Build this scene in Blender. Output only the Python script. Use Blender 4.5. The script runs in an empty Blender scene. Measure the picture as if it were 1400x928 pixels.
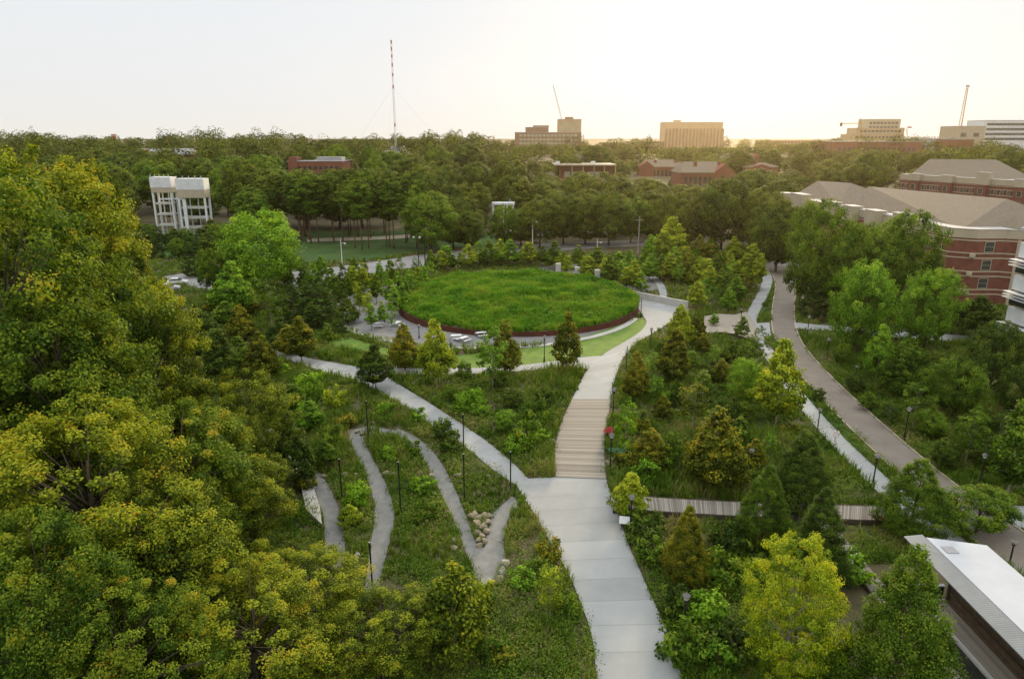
import bpy, bmesh, math, random
import numpy as np
from mathutils import Vector
R = math.radians
random.seed(7); RNG = np.random.default_rng(7)
SC = bpy.context.scene; COL = SC.collection
# ------------------------------------------------------------------ camera model
F, PITCH, H = 946.0, R(16.3), 32.0
cP, sP = math.cos(PITCH), math.sin(PITCH)
def ray(px, py):
    v = (464 - py) / F
    return ((px - 700) / F, cP + v * sP, -sP + v * cP)
def terrain(x, y):
    t = min(max((y - 235) / 465.0, 0), 1); t = t * t * (3 - 2 * t)
    return 13.0 * t
def U(px, py, z=0.0):                       # the point of height z seen at a pixel of the photograph
    r = ray(px, py); k = (z - H) / r[2]
    return Vector((r[0] * k, r[1] * k, z))
def G(px, py):                              # ... on the terrain
    z = 0.0
    for _ in range(12):
        p = U(px, min(py, 600 if py < 0 else py), z); z = terrain(p.x, p.y)
    return Vector((p.x, p.y, z))
def at(px, py, Y):                          # ... at the distance Y
    r = ray(px, py); k = Y / r[1]
    return Vector((r[0] * k, Y, H + r[2] * k))
def dep(p): return p.y * cP + (H - p.z) * sP
# ------------------------------------------------------------------ materials
def newmat(name):
    m = bpy.data.materials.new(name); m.use_nodes = True
    nt = m.node_tree; nt.nodes.clear()
    return m, nt
def N(nt, t, **kw):
    n = nt.nodes.new(t)
    for k, v in kw.items():
        if k.startswith('i_'): n.inputs[k[2:].replace('_', ' ')].default_value = v
        else: setattr(n, k, v)
    return n
def rgba(c): return (c[0], c[1], c[2], 1)
def surf(name, c, c2=None, scale=1.0, rough=.85, detail=4, bump=0.0, island=0.0, metal=0, spec=.3, coord='pos'):
    m, nt = newmat(name); L = nt.links
    out = N(nt, 'ShaderNodeOutputMaterial'); b = N(nt, 'ShaderNodeBsdfPrincipled')
    b.inputs['Roughness'].default_value = rough; b.inputs['Metallic'].default_value = metal
    b.inputs['Specular IOR Level'].default_value = spec
    L.new(b.outputs[0], out.inputs[0])
    c2 = c2 or tuple(x * .75 for x in c)
    g = N(nt, 'ShaderNodeNewGeometry')
    n1 = N(nt, 'ShaderNodeTexNoise'); n1.inputs['Scale'].default_value = scale; n1.inputs['Detail'].default_value = detail
    n1.inputs['Roughness'].default_value = .65
    L.new(g.outputs['Position'], n1.inputs['Vector'])
    fac = n1.outputs['Fac']
    if island:
        mx = N(nt, 'ShaderNodeMix'); mx.inputs[0].default_value = island
        L.new(fac, mx.inputs[2]); L.new(g.outputs['Random Per Island'], mx.inputs[3]); fac = mx.outputs[0]
    rp = N(nt, 'ShaderNodeValToRGB'); rp.color_ramp.elements[0].position = .3; rp.color_ramp.elements[1].position = .7
    if island: rp.color_ramp.elements[0].position = .12; rp.color_ramp.elements[1].position = .88
    rp.color_ramp.elements[0].color = rgba(c2); rp.color_ramp.elements[1].color = rgba(c)
    L.new(fac, rp.inputs[0]); L.new(rp.outputs[0], b.inputs['Base Color'])
    if bump:
        n2 = N(nt, 'ShaderNodeTexNoise'); n2.inputs['Scale'].default_value = scale * 9; n2.inputs['Detail'].default_value = 3
        L.new(g.outputs['Position'], n2.inputs['Vector'])
        bp = N(nt, 'ShaderNodeBump'); bp.inputs['Strength'].default_value = bump; bp.inputs['Distance'].default_value = .05
        L.new(n2.outputs['Fac'], bp.inputs['Height']); L.new(bp.outputs[0], b.inputs['Normal'])
    return m
def leafmat(name, lo, mid, hi, tip=None, trans=.35, clump=.35, cscale=.35):
    m, nt = newmat(name); L = nt.links
    out = N(nt, 'ShaderNodeOutputMaterial')
    g = N(nt, 'ShaderNodeNewGeometry'); at_ = N(nt, 'ShaderNodeAttribute', attribute_name='tint')
    oi = N(nt, 'ShaderNodeObjectInfo')
    nz = N(nt, 'ShaderNodeTexNoise'); nz.inputs['Scale'].default_value = cscale; nz.inputs['Detail'].default_value = 3
    L.new(g.outputs['Position'], nz.inputs['Vector'])
    def mul(a, k):
        q = N(nt, 'ShaderNodeMath', operation='MULTIPLY'); L.new(a, q.inputs[0]); q.inputs[1].default_value = k; return q.outputs[0]
    def add(a, b):
        q = N(nt, 'ShaderNodeMath', operation='ADD'); L.new(a, q.inputs[0]); L.new(b, q.inputs[1]); return q.outputs[0]
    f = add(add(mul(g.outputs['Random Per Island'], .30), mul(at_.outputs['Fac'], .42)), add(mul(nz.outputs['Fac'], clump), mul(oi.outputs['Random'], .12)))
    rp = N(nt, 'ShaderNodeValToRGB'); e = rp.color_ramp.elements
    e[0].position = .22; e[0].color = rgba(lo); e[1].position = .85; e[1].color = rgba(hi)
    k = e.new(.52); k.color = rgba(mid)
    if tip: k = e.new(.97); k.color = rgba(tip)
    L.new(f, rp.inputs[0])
    b = N(nt, 'ShaderNodeBsdfPrincipled'); b.inputs['Roughness'].default_value = .7; b.inputs['Specular IOR Level'].default_value = .06
    t = N(nt, 'ShaderNodeBsdfTranslucent'); mx = N(nt, 'ShaderNodeMixShader'); mx.inputs[0].default_value = trans
    hs = N(nt, 'ShaderNodeHueSaturation'); hs.inputs['Hue'].default_value = .485; hs.inputs['Saturation'].default_value = 1.2; hs.inputs['Value'].default_value = 1.25
    L.new(rp.outputs[0], b.inputs['Base Color']); L.new(rp.outputs[0], hs.inputs['Color']); L.new(hs.outputs[0], t.inputs['Color'])
    L.new(b.outputs[0], mx.inputs[1]); L.new(t.outputs[0], mx.inputs[2]); L.new(mx.outputs[0], out.inputs[0])
    return m
M = {}
M['soil'] = surf('soil', (.125, .095, .052), (.045, .052, .018), .35, .95, 8, .5)
M['concrete'] = surf('concrete', (.325, .34, .335), (.205, .215, .21), .45, .85, 9, .1, island=.35)
M['concrete_dark'] = surf('concrete_joint', (.22, .22, .20), (.17, .17, .155), .6, .9)
M['conc_wall'] = surf('pale_concrete_wall', (.44, .43, .40), (.34, .33, .30), .5, .85, 6)
M['gravel'] = surf('gravel', (.215, .215, .205), (.135, .138, .125), 1.1, .95, 9, .6)
M['plaza'] = surf('plaza_gravel', (.20, .20, .20), (.14, .14, .137), .7, .95, 9, .4)
M['road'] = surf('road_pavers', (.20, .175, .145), (.145, .125, .105), .4, .9, 9, .2)
M['street'] = surf('street_asphalt', (.27, .265, .26), (.20, .195, .19), .3, .9, 6)
M['lawn'] = surf('lawn_grass', (.125, .20, .022), (.062, .125, .014), .5, .95, 8, .5)
M['bank'] = surf('grass_bank', (.050, .105, .016), (.022, .052, .009), .2, .95, 8, .4)
M['wood'] = surf('weathered_deck_wood', (.27, .25, .215), (.135, .122, .10), 3.5, .85, 5, island=.8)
M['wood_grey'] = surf('grey_deck_wood', (.31, .28, .23), (.17, .15, .12), 1.2, .85, 5, island=.6)
M['eave'] = surf('eave_metal', (.185, .205, .215), (.14, .155, .163), .8, .6, 5)
M['hood'] = surf('lamp_hood', (.15, .14, .135), (.10, .095, .09), 1, .6)
M['boards'] = surf('brown_boards', (.13, .092, .055), (.06, .043, .027), 2.5, .8, 6)
M['wood_dark'] = surf('dark_timber', (.09, .065, .045), (.045, .032, .022), 1.5, .8, 5)
M['corten'] = surf('rusted_steel', (.12, .034, .018), (.045, .016, .011), .8, .85, 6)
M['white'] = surf('white_paint', (.66, .67, .67), (.50, .51, .51), .6, .6, 4)
M['membrane'] = surf('white_roof_membrane', (.42, .445, .47), (.36, .385, .41), .5, .7, 5)
M['greymetal'] = surf('grey_metal', (.36, .37, .37), (.28, .29, .29), .8, .55, 5, metal=.2)
M['black'] = surf('black_painted_metal', (.018, .018, .018), (.012, .012, .012), 1, .5)
M['lamp_glass'] = surf('frosted_lamp_glass', (.55, .53, .48), (.45, .43, .40), 2, .3)
M['brick'] = surf('red_brick', (.20, .075, .050), (.12, .045, .032), .9, .9, 10, .2)
M['brick_far'] = surf('far_red_brick', (.22, .085, .05), (.15, .055, .034), .1, .9, 6)
M['tan'] = surf('tan_masonry', (.44, .33, .20), (.36, .27, .16), .1, .9, 6)
M['brown'] = surf('brown_masonry', (.30, .19, .12), (.22, .14, .09), .1, .9, 6)
M['cream'] = surf('cream_stone', (.42, .36, .26), (.34, .29, .21), .35, .85, 6)
M['shingle'] = surf('brown_grey_shingles', (.20, .165, .12), (.135, .108, .078), 1.6, .9, 10, .3)
M['roof_grey'] = surf('grey_roof', (.34, .34, .34), (.27, .27, .27), .2, .8, 5)
M['glass'] = surf('dark_glass', (.05, .065, .06), (.03, .04, .04), .3, .12, 2, spec=.6)
M['pale_glass'] = surf('pale_reflecting_glass', (.42, .40, .28), (.30, .30, .22), .2, .2, 2, spec=.6)
M['bark'] = surf('bark', (.11, .085, .06), (.05, .038, .028), 1.5, .95, 6, .4)
M['bark_pale'] = surf('pale_bark', (.33, .29, .23), (.22, .19, .15), 1.5, .95, 6)
M['bark_pine'] = surf('pine_bark', (.17, .085, .05), (.08, .045, .03), 1.2, .95, 6)
M['rock'] = surf('pale_boulder', (.30, .255, .18), (.15, .125, .085), 2.2, .9, 8, .5)
M['rock_white'] = surf('white_boulder', (.42, .40, .37), (.22, .21, .19), 2.2, .9, 8, .5)
M['water'] = surf('dark_basin', (.035, .035, .03), (.02, .022, .018), .8, .25, 4)
M['darkwall'] = surf('dark_wall', (.05, .047, .04), (.028, .026, .022), .8, .8, 5)
M['car_white'] = surf('white_car_paint', (.7, .7, .7), (.66, .66, .66), 1, .25, spec=.6)
M['car_dark'] = surf('dark_car_paint', (.03, .03, .035), (.025, .025, .028), 1, .25, spec=.6)
M['car_silver'] = surf('silver_car_paint', (.42, .43, .44), (.38, .39, .40), 1, .3, spec=.6)
M['rubber'] = surf('tyre_rubber', (.02, .02, .02), (.015, .015, .015), 2, .8)
M['redcloth'] = surf('red_cloth', (.26, .022, .025), (.18, .015, .018), 2, .9)
M['greencloth'] = surf('green_cloth', (.03, .12, .055), (.02, .075, .035), 2, .9)
M['whitecloth'] = surf('white_cloth', (.74, .73, .70), (.62, .61, .60), 2, .9)
M['darkcloth'] = surf('dark_cloth', (.05, .05, .06), (.03, .03, .035), 2, .9)
M['skin'] = surf('skin', (.45, .27, .19), (.38, .22, .15), 2, .6)
M['hair'] = surf('dark_hair', (.03, .02, .015), (.02, .014, .01), 3, .7)
M['craneyellow'] = surf('crane_paint', (.42, .27, .05), (.33, .20, .04), .5, .6)
M['mastred'] = surf('mast_red', (.40, .10, .05), (.32, .08, .04), .5, .6)
M['mastwhite'] = surf('mast_white', (.62, .60, .56), (.55, .53, .50), .5, .6)
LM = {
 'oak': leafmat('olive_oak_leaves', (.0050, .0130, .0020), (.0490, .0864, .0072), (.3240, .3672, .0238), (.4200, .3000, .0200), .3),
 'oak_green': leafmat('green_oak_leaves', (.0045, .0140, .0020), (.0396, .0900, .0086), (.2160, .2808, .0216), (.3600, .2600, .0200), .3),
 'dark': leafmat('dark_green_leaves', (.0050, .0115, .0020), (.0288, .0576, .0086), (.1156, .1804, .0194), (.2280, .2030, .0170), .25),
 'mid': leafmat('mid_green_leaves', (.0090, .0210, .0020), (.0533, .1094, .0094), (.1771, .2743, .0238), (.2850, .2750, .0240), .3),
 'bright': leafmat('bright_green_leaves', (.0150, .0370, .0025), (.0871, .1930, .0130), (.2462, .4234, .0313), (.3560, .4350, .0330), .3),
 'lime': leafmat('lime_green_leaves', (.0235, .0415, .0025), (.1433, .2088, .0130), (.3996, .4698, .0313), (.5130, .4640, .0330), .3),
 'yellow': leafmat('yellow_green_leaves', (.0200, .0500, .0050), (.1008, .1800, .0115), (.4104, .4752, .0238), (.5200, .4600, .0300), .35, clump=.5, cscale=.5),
 'bronze_sunlit': leafmat('bronze_leaves_with_sunlit_tips', (.0075, .0145, .0020), (.0511, .0785, .0079), (.3078, .2970, .0194), (.3750, .2030, .0340), .3),  # bronze leaves; the yellow end also paints sun on the crown tops
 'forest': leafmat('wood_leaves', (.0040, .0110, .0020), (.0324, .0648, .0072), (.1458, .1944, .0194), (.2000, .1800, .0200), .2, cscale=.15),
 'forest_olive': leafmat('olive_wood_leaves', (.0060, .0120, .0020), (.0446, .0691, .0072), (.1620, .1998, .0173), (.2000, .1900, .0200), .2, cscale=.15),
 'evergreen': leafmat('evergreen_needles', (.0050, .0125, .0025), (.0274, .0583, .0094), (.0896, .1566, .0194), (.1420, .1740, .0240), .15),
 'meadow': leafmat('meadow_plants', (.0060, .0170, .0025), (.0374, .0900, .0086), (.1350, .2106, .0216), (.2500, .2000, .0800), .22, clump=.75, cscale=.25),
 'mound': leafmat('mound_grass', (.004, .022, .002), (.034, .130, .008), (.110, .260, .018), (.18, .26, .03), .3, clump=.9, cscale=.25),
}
# ------------------------------------------------------------------ object helpers
def tag(o, label=None, cat=None, group=None, kind=None):
    if label: o['label'] = label
    if cat: o['category'] = cat
    if group: o['group'] = group
    if kind: o['kind'] = kind
    return o
def empty(name, loc, label, cat, group=None, rz=0):
    o = bpy.data.objects.new(name, None); COL.objects.link(o); o.location = loc; o.rotation_euler = (0, 0, rz)
    o.empty_display_size = .3
    return tag(o, label, cat, group)
def link(name, me, mat=None, parent=None):
    o = bpy.data.objects.new(name, me); COL.objects.link(o)
    if parent: o.parent = parent
    if mat and len(me.materials) == 0: me.materials.append(mat)
    return o
def share(name, me, parent, loc=(0, 0, 0), rz=0, scale=(1, 1, 1)):
    o = bpy.data.objects.new(name, me); COL.objects.link(o); o.parent = parent
    o.location = loc; o.rotation_euler = (0, 0, rz); o.scale = scale
    return o
def copy_tree(o, parent=None):
    c = o.copy(); COL.objects.link(c); c.parent = parent
    for ch in list(o.children): copy_tree(ch, c)
    return c
class MB:
    def __init__(s): s.v = []; s.f = []
    def add(s, vs, fs):
        n = len(s.v); s.v += [tuple(v) for v in vs]; s.f += [tuple(i + n for i in f) for f in fs]; return s
    def box(s, c, d, rz=0):
        x, y, z = d[0] / 2, d[1] / 2, d[2] / 2; ca, sa = math.cos(rz), math.sin(rz)
        vs = []
        for k in (-z, z):
            for a, b in ((-x, -y), (x, -y), (x, y), (-x, y)):
                vs.append((c[0] + a * ca - b * sa, c[1] + a * sa + b * ca, c[2] + k))
        return s.add(vs, [(3, 2, 1, 0), (4, 5, 6, 7), (0, 1, 5, 4), (1, 2, 6, 5), (2, 3, 7, 6), (3, 0, 4, 7)])
    def seg(s, a, b, w, h, z0=None):       # upright bar between two plan points
        a = Vector(a); b = Vector(b); d = b - a; L = Vector((d.x, d.y, 0)).length
        return s.box(((a.x + b.x) / 2, (a.y + b.y) / 2, (a.z + b.z) / 2 if z0 is None else z0 + h / 2), (L, w, h), math.atan2(d.y, d.x))
    def prism(s, pts, z0, z1):
        n = len(pts)
        A = sum(pts[i][0] * pts[(i + 1) % n][1] - pts[(i + 1) % n][0] * pts[i][1] for i in range(n))
        if A < 0: pts = pts[::-1]
        vs = [(p[0], p[1], z0) for p in pts] + [(p[0], p[1], z1) for p in pts]
        return s.add(vs, [tuple(range(n - 1, -1, -1)), tuple(range(n, 2 * n))] + [(i, (i + 1) % n, n + (i + 1) % n, n + i) for i in range(n)])
    def tube(s, pts, rad, n=6, cap=True):
        pts = [Vector(p) for p in pts]; rr = rad if isinstance(rad, (list, tuple)) else [rad] * len(pts)
        vs = []
        for i, p in enumerate(pts):
            t = (pts[min(i + 1, len(pts) - 1)] - pts[max(i - 1, 0)]).normalized()
            a = t.orthogonal().normalized() if abs(t.z) < .9 else t.cross(Vector((1, 0, 0))).normalized(); b = t.cross(a)
            for k in range(n):
                q = 2 * math.pi * k / n; vs.append(p + (a * math.cos(q) + b * math.sin(q)) * rr[i])
        fs = [(i * n + k, i * n + (k + 1) % n, (i + 1) * n + (k + 1) % n, (i + 1) * n + k) for i in range(len(pts) - 1) for k in range(n)]
        if cap: fs += [tuple(range(n - 1, -1, -1)), tuple(range((len(pts) - 1) * n, len(pts) * n))]
        return s.add(vs, fs)
    def lathe(s, prof, n=12, c=(0, 0, 0)):
        vs = [(c[0] + r * math.cos(2 * math.pi * k / n), c[1] + r * math.sin(2 * math.pi * k / n), c[2] + z) for r, z in prof for k in range(n)]
        fs = [(i * n + k, i * n + (k + 1) % n, (i + 1) * n + (k + 1) % n, (i + 1) * n + k) for i in range(len(prof) - 1) for k in range(n)]
        fs += [tuple(range(n - 1, -1, -1)), tuple(range((len(prof) - 1) * n, len(prof) * n))]
        return s.add(vs, fs)
    def mesh(s, name):
        me = bpy.data.meshes.new(name); me.from_pydata(s.v, [], s.f); me.update(); return me
    def build(s, name, mat, parent=None, smooth=False, bevel=0):
        me = s.mesh(name); me.materials.append(mat)
        if smooth: me.polygons.foreach_set('use_smooth', [True] * len(me.polygons))
        o = link(name, me, None, parent)
        if bevel:
            b = o.modifiers.new('bevel', 'BEVEL'); b.width = bevel; b.segments = 2; b.limit_method = 'ANGLE'
        return o
def fastmesh(name, V, nquad, tint=None, mat=None):
    """quads laid out in sequence: V (4*nquad, 3)"""
    me = bpy.data.meshes.new(name); me.vertices.add(len(V)); me.vertices.foreach_set('co', np.ascontiguousarray(V, np.float32).ravel())
    me.loops.add(4 * nquad); me.loops.foreach_set('vertex_index', np.arange(4 * nquad, dtype=np.int32))
    me.polygons.add(nquad); me.polygons.foreach_set('loop_start', np.arange(0, 4 * nquad, 4, dtype=np.int32))
    me.update(calc_edges=True)
    if tint is not None:
        a = me.attributes.new('tint', 'FLOAT', 'POINT'); a.data.foreach_set('value', np.repeat(tint, 4).astype(np.float32))
    if mat: me.materials.append(mat)
    return me
def unit(a): return a / np.maximum(np.linalg.norm(a, axis=1, keepdims=True), 1e-6)
def leaves(C, Nn, ln, wd):
    """diamond leaves at C with normals Nn"""
    n = len(C); r = unit(RNG.normal(size=(n, 3))); T = unit(np.cross(Nn, r)); B = np.cross(Nn, T)
    l = (ln * RNG.uniform(.7, 1.3, n))[:, None]; w = (wd * RNG.uniform(.7, 1.3, n))[:, None]
    V = np.empty((n, 4, 3)); V[:, 0] = C - T * l / 2; V[:, 1] = C + B * w / 2 - Nn * w * .15; V[:, 2] = C + T * l / 2; V[:, 3] = C - B * w / 2 - Nn * w * .15
    return V.reshape(-1, 3)
# ------------------------------------------------------------------ setting: ground, paths
def lin(a, b, n): return [a + (b - a) * i / n for i in range(n)]
ys = lin(-120, 0, 4) + lin(0, 230, 24) + lin(230, 720, 36) + lin(720, 3000, 12) + lin(3000, 9001, 4)
xs = lin(-9000, -1200, 8) + lin(-1200, 1200, 60) + lin(1200, 9001, 9)
gb = MB(); gb.v = [(x, y, terrain(x, y)) for y in ys for x in xs]; nx = len(xs)
gb.f = [(j * nx + i, j * nx + i + 1, (j + 1) * nx + i + 1, (j + 1) * nx + i) for j in range(len(ys) - 1) for i in range(nx - 1)]
tag(gb.build('ground', M['soil']), kind='structure')
PATHS = []                                   # plan polygons kept free of plants
def W(pts, z=0): return [U(p[0], p[1], z) for p in pts]
def resample(pts, n):
    d = [0]
    for a, b in zip(pts, pts[1:]): d.append(d[-1] + (b - a).length)
    out = []
    for i in range(n + 1):
        t = d[-1] * i / n; k = 0
        while k < len(d) - 2 and d[k + 1] < t: k += 1
        q = (t - d[k]) / max(d[k + 1] - d[k], 1e-6); out.append(pts[k].lerp(pts[k + 1], q))
    return out
def smooth(pts, it=2):
    for _ in range(it):
        q = [pts[0]]
        for a, b in zip(pts, pts[1:]): q += [a.lerp(b, .25), a.lerp(b, .75)]
        pts = q + [pts[-1]]
    return pts
def band(name, Lp, Rp, mat, z=.02, panel=3.0, gap=.0, sub=1, base=None, thick=0, jitter=0, world=False):
    Lw = smooth(Lp if world else W(Lp)); Rw = smooth(Rp if world else W(Rp))
    L_ = sum((b - a).length for a, b in zip(Lw, Lw[1:])); n = max(2, int(L_ / panel))
    A = resample(Lw, n * sub); B = resample(Rw, n * sub); m = MB()
    for i in range(n):
        a = A[i * sub:i * sub + sub + 1]; b = B[i * sub:i * sub + sub + 1]
        e = gap / 2
        a = [p.copy() for p in a]; b = [p.copy() for p in b]
        if gap:
            a[0] += (a[1] - a[0]).normalized() * e; b[0] += (b[1] - b[0]).normalized() * e
            a[-1] -= (a[-1] - a[-2]).normalized() * e; b[-1] -= (b[-1] - b[-2]).normalized() * e
        j = random.uniform(-jitter, jitter) if jitter else 0
        vs = []
        for p, q in zip(a, b):
            d = (q - p).normalized() * j
            vs += [(p.x + d.x, p.y + d.y, z), (q.x + d.x, q.y + d.y, z)]
        fs = [(2 * k, 2 * k + 1, 2 * k + 3, 2 * k + 2) for k in range(sub)]
        if thick:
            nn = len(vs); vs += [(v[0], v[1], z - thick) for v in vs]
            fs += [(nn + 2 * k, nn + 2 * k + 2, 2 * k + 2, 2 * k) for k in range(sub)] + [(2 * k + 1, 2 * k + 3, nn + 2 * k + 3, nn + 2 * k + 1) for k in range(sub)]
            fs += [(1, 0, nn, nn + 1), (2 * sub, 2 * sub + 1, nn + 2 * sub + 1, nn + 2 * sub)]
        m.add(vs, fs)
    o = m.build(name, mat); tag(o, kind='structure')
    poly = [(p.x, p.y) for p in Lw] + [(p.x, p.y) for p in Rw[::-1]]
    PATHS.append(poly)
    if base:
        k = MB(); k.add([(p.x, p.y, z - .006) for p in A] + [(p.x, p.y, z - .006) for p in B], [(i, i + len(A), i + len(A) + 1, i + 1) for i in range(len(A) - 1)])
        tag(k.build(name + '_joints', base), kind='structure')
    return o, Lw, Rw
def sheet(name, pts, mat, z=.012, world=False, rounds=0):
    w = pts if world else W(pts)
    w = [Vector((p[0], p[1], 0)) for p in w]
    if rounds: w = smooth(w + [w[0]], rounds)[:-1]
    m = MB(); m.add([(p.x, p.y, z) for p in w], [tuple(range(len(w)))])
    o = m.build(name, mat); bm = bmesh.new(); bm.from_mesh(o.data); bmesh.ops.triangulate(bm, faces=bm.faces[:])
    for f in bm.faces:
        if f.normal.z < 0: f.normal_flip()
    bm.to_mesh(o.data); bm.free()
    tag(o, kind='structure'); PATHS.append([(p.x, p.y) for p in w]); return o
ML = [(822, 980), (815, 928), (812, 880), (802, 845), (778, 785), (757, 750), (738, 715), (722, 690), (706, 664)]
MR = [(950, 980), (932, 928), (921, 885), (905, 848), (881, 795), (859, 745), (846, 708), (835, 677), (829, 656)]
band('main_path', ML, MR, M['concrete'], .10, 2.5, .03, 3, M['concrete_dark'])
sheet('path_junction', [(706, 664), (829, 656), (795, 653.6), (760, 653.2), (722, 655)], M['concrete'], .098)
BL = [(760, 653.2), (758.5, 620), (762, 597), (769, 575), (782, 547)]
BR = [(829, 656), (825, 620), (826.5, 595), (830, 575), (835, 547)]
_, bl, br = band('timber_bridge_deck', BL, BR, M['wood'], .16, .15, .012, 1, M['wood_dark'], .10, .04)
UL = [(782, 547), (793, 524), (803, 505), (822, 486), (850, 470), (872, 457), (882, 447), (884, 440)]
UR = [(835, 547), (840, 520), (848, 497), (858, 480), (880, 463), (900, 452), (918, 440), (943, 424)]
band('upper_path', UL, UR, M['concrete'], .10, 2.5, .03, 3, M['concrete_dark'])
sheet('path_crossing', [(884, 440), (943, 424), (942, 419), (905, 411), (872, 403), (866, 410), (874, 424)], M['concrete'], .098)
band('curved_ramp', [(868, 374), (886, 379), (897, 388), (902, 400), (900, 412), (890, 424)], [(872, 371), (893, 376), (906, 386), (912, 398), (911, 411), (905, 426)], M['concrete'], .105, 3, .04, 2)
LL = [(706, 664), (690, 654), (665, 636), (640, 613), (600, 588), (560, 560), (522, 538), (490, 521), (440, 508), (385, 490), (340, 473), (300, 460), (270, 450)]
LR = [(722, 655), (708, 640), (680, 615), (650, 593), (620, 573), (580, 547), (545, 526), (510, 505), (440, 494), (388, 483), (343, 468), (302, 455), (272, 446)]
band('side_path', LL, LR, M['concrete'], .094, 2.5, .025, 2, M['concrete_dark'])
band('lawn_path', [(803, 505), (770, 501), (740, 505.5), (680, 510), (610, 513), (545, 512), (520, 512)], [(822, 487), (790, 489), (740, 497), (680, 503), (620, 504), (535, 504), (508, 503)], M['concrete'], .09, 3, .04, 2, M['concrete_dark'])
band('gravel_path', [(420, 650), (436, 680), (443, 710), (445, 745), (446, 790)], [(438, 646), (456, 675), (468, 705), (472, 740), (472, 785)], M['gravel'], .03, 4)
G2L = [(537, 588), (510, 583), (495, 581), (480, 584), (473, 592), (480, 612), (492, 632), (503, 655), (512, 685), (513, 710), (508, 735), (503, 770), (498, 810)]
G2R = [(545, 593), (515, 590), (503, 589), (496, 592), (495, 599), (508, 625), (520, 645), (531, 670), (540, 695), (539, 715), (533, 740), (525, 770), (516, 810)]
band('gravel_path', G2L, G2R, M['gravel'], .03, 3)
G3L = [(537, 591), (560, 603), (578, 625), (592, 650), (605, 680), (618, 705), (630, 735), (640, 765), (655, 795)]
G3R = [(545, 586), (572, 598), (594, 618), (610, 643), (622, 668), (633, 695), (643, 722), (651, 745), (664, 765)]
band('gravel_path', G3L, G3R, M['gravel'], .034, 3)
sheet('gravel_path', [(648, 750), (668, 748), (690, 752), (692, 772), (676, 792), (655, 796), (642, 775)], M['gravel'], .038)
band('gravel_path', [(661, 765), (664, 735), (671, 705), (682, 688), (700, 679)], [(690, 772), (688, 745), (692, 718), (698, 698), (712, 688)], M['gravel'], .042, 3)
RL = [(1030, 356), (1054, 369), (1061, 390), (1055, 420), (1054, 450), (1064, 472), (1092, 512), (1143, 568), (1203, 625), (1262, 683), (1330, 740), (1400, 790), (1480, 840)]
RR = [(1058, 356), (1083, 370), (1089, 395), (1085, 430), (1092, 462), (1110, 487), (1138, 517), (1203, 577), (1263, 628), (1318, 672), (1400, 728), (1480, 780)]
_, rl, rr = band('paved_road', RL, RR, M['road'], .02, 3, 0, 1)
for nm, e, s in (('kerb', rl, 1), ('kerb', rr, -1)):
    m = MB(); e = resample(e, 60)
    for a, b in zip(e, e[1:]):
        d = (b - a).normalized(); n_ = Vector((-d.y, d.x, 0)) * s * .12
        vs = [a - n_ * .2, b - n_ * .2, b + n_, a + n_]
        if s < 0: vs = vs[::-1]
        m.add([(p.x, p.y, 0) for p in vs] + [(p.x, p.y, .13) for p in vs], [(4, 5, 6, 7), (0, 1, 5, 4), (2, 3, 7, 6)])
    tag(m.build(nm, M['cream']), kind='structure')
SL = [(1036, 364), (1044, 380), (1037, 400), (1025, 420), (1017, 440), (1023, 455), (1040, 480), (1072, 533), (1128, 600), (1190, 665), (1245, 715), (1300, 760)]
SR = [(1046, 363), (1058, 380), (1051, 403), (1040, 422), (1033, 440), (1039, 455), (1059, 482), (1093, 533), (1150, 597), (1213, 655), (1268, 700), (1330, 748)]
band('sidewalk', SL, SR, M['concrete'], .10, 2.2, .05, 1, M['concrete_dark'])
sheet('sidewalk_crossing', [(1030, 443), (1052, 441), (1054, 462), (1036, 458)], M['concrete'], .085)
band('foot_path', [(1087, 449), (1180, 458), (1260, 464), (1335, 469)], [(1085, 441), (1180, 450), (1260, 455), (1335, 460)], M['concrete'], .06, 3, .04, 1, M['concrete_dark'])
sheet('far_pavement', [(1090, 360), (1055, 358), (1056, 363), (1095, 365)], M['concrete'], .05)
sheet('driveway', [(1352, 690), (1450, 694), (1450, 745), (1395, 722)], M['concrete'], .045)
# ring plaza round the mound, lawn, street
MC, MA, MBx = Vector((1.2, 132.5, 0)), 23.3, 21.5
sheet('plaza', [(-5 + 29.3 * math.cos(a), 134 + 29.3 * math.sin(a)) for a in np.linspace(0, 2 * math.pi, 64, endpoint=False)], M['plaza'], .016, True)
sheet('plaza_terrace', [(735, 366), (800, 361), (860, 370), (902, 388), (900, 398), (845, 400), (780, 388)], M['plaza'], .024, rounds=1)
kb = MB()
for a0 in np.linspace(R(150), R(338), 60)[:-1]:
    a1 = a0 + (R(188)) / 59; q = []
    for a, r in ((a0, 29.2), (a1, 29.2), (a1, 30.3), (a0, 30.3)): q.append((-5 + r * math.cos(a), 134 + r * math.sin(a)))
    kb.prism(q, 0, .16)
tag(kb.build('plaza_kerb', M['conc_wall']), kind='structure')
LAWN = [(600, 488), (640, 484.5), (700, 479), (740, 473.5), (800, 460), (850, 444), (878, 434), (884, 440), (880, 450), (866, 460), (848, 470.5), (820, 487), (790, 488.5), (740, 496.5), (680, 502.5), (620, 503.5), (605, 503)]
sheet('lawn', LAWN, M['lawn'], .05)
sheet('lawn', [(428, 474), (450, 462), (480, 462), (520, 474), (560, 484), (598, 489), (604, 503), (560, 503), (500, 494), (455, 484)], M['lawn'], .046); PATHS[-1] = W([(440, 472), (480, 463), (520, 475), (560, 484), (598, 489), (598, 495), (540, 490), (480, 478)])
PATHS[-1] = [(p.x, p.y) for p in PATHS[-1]]
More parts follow.
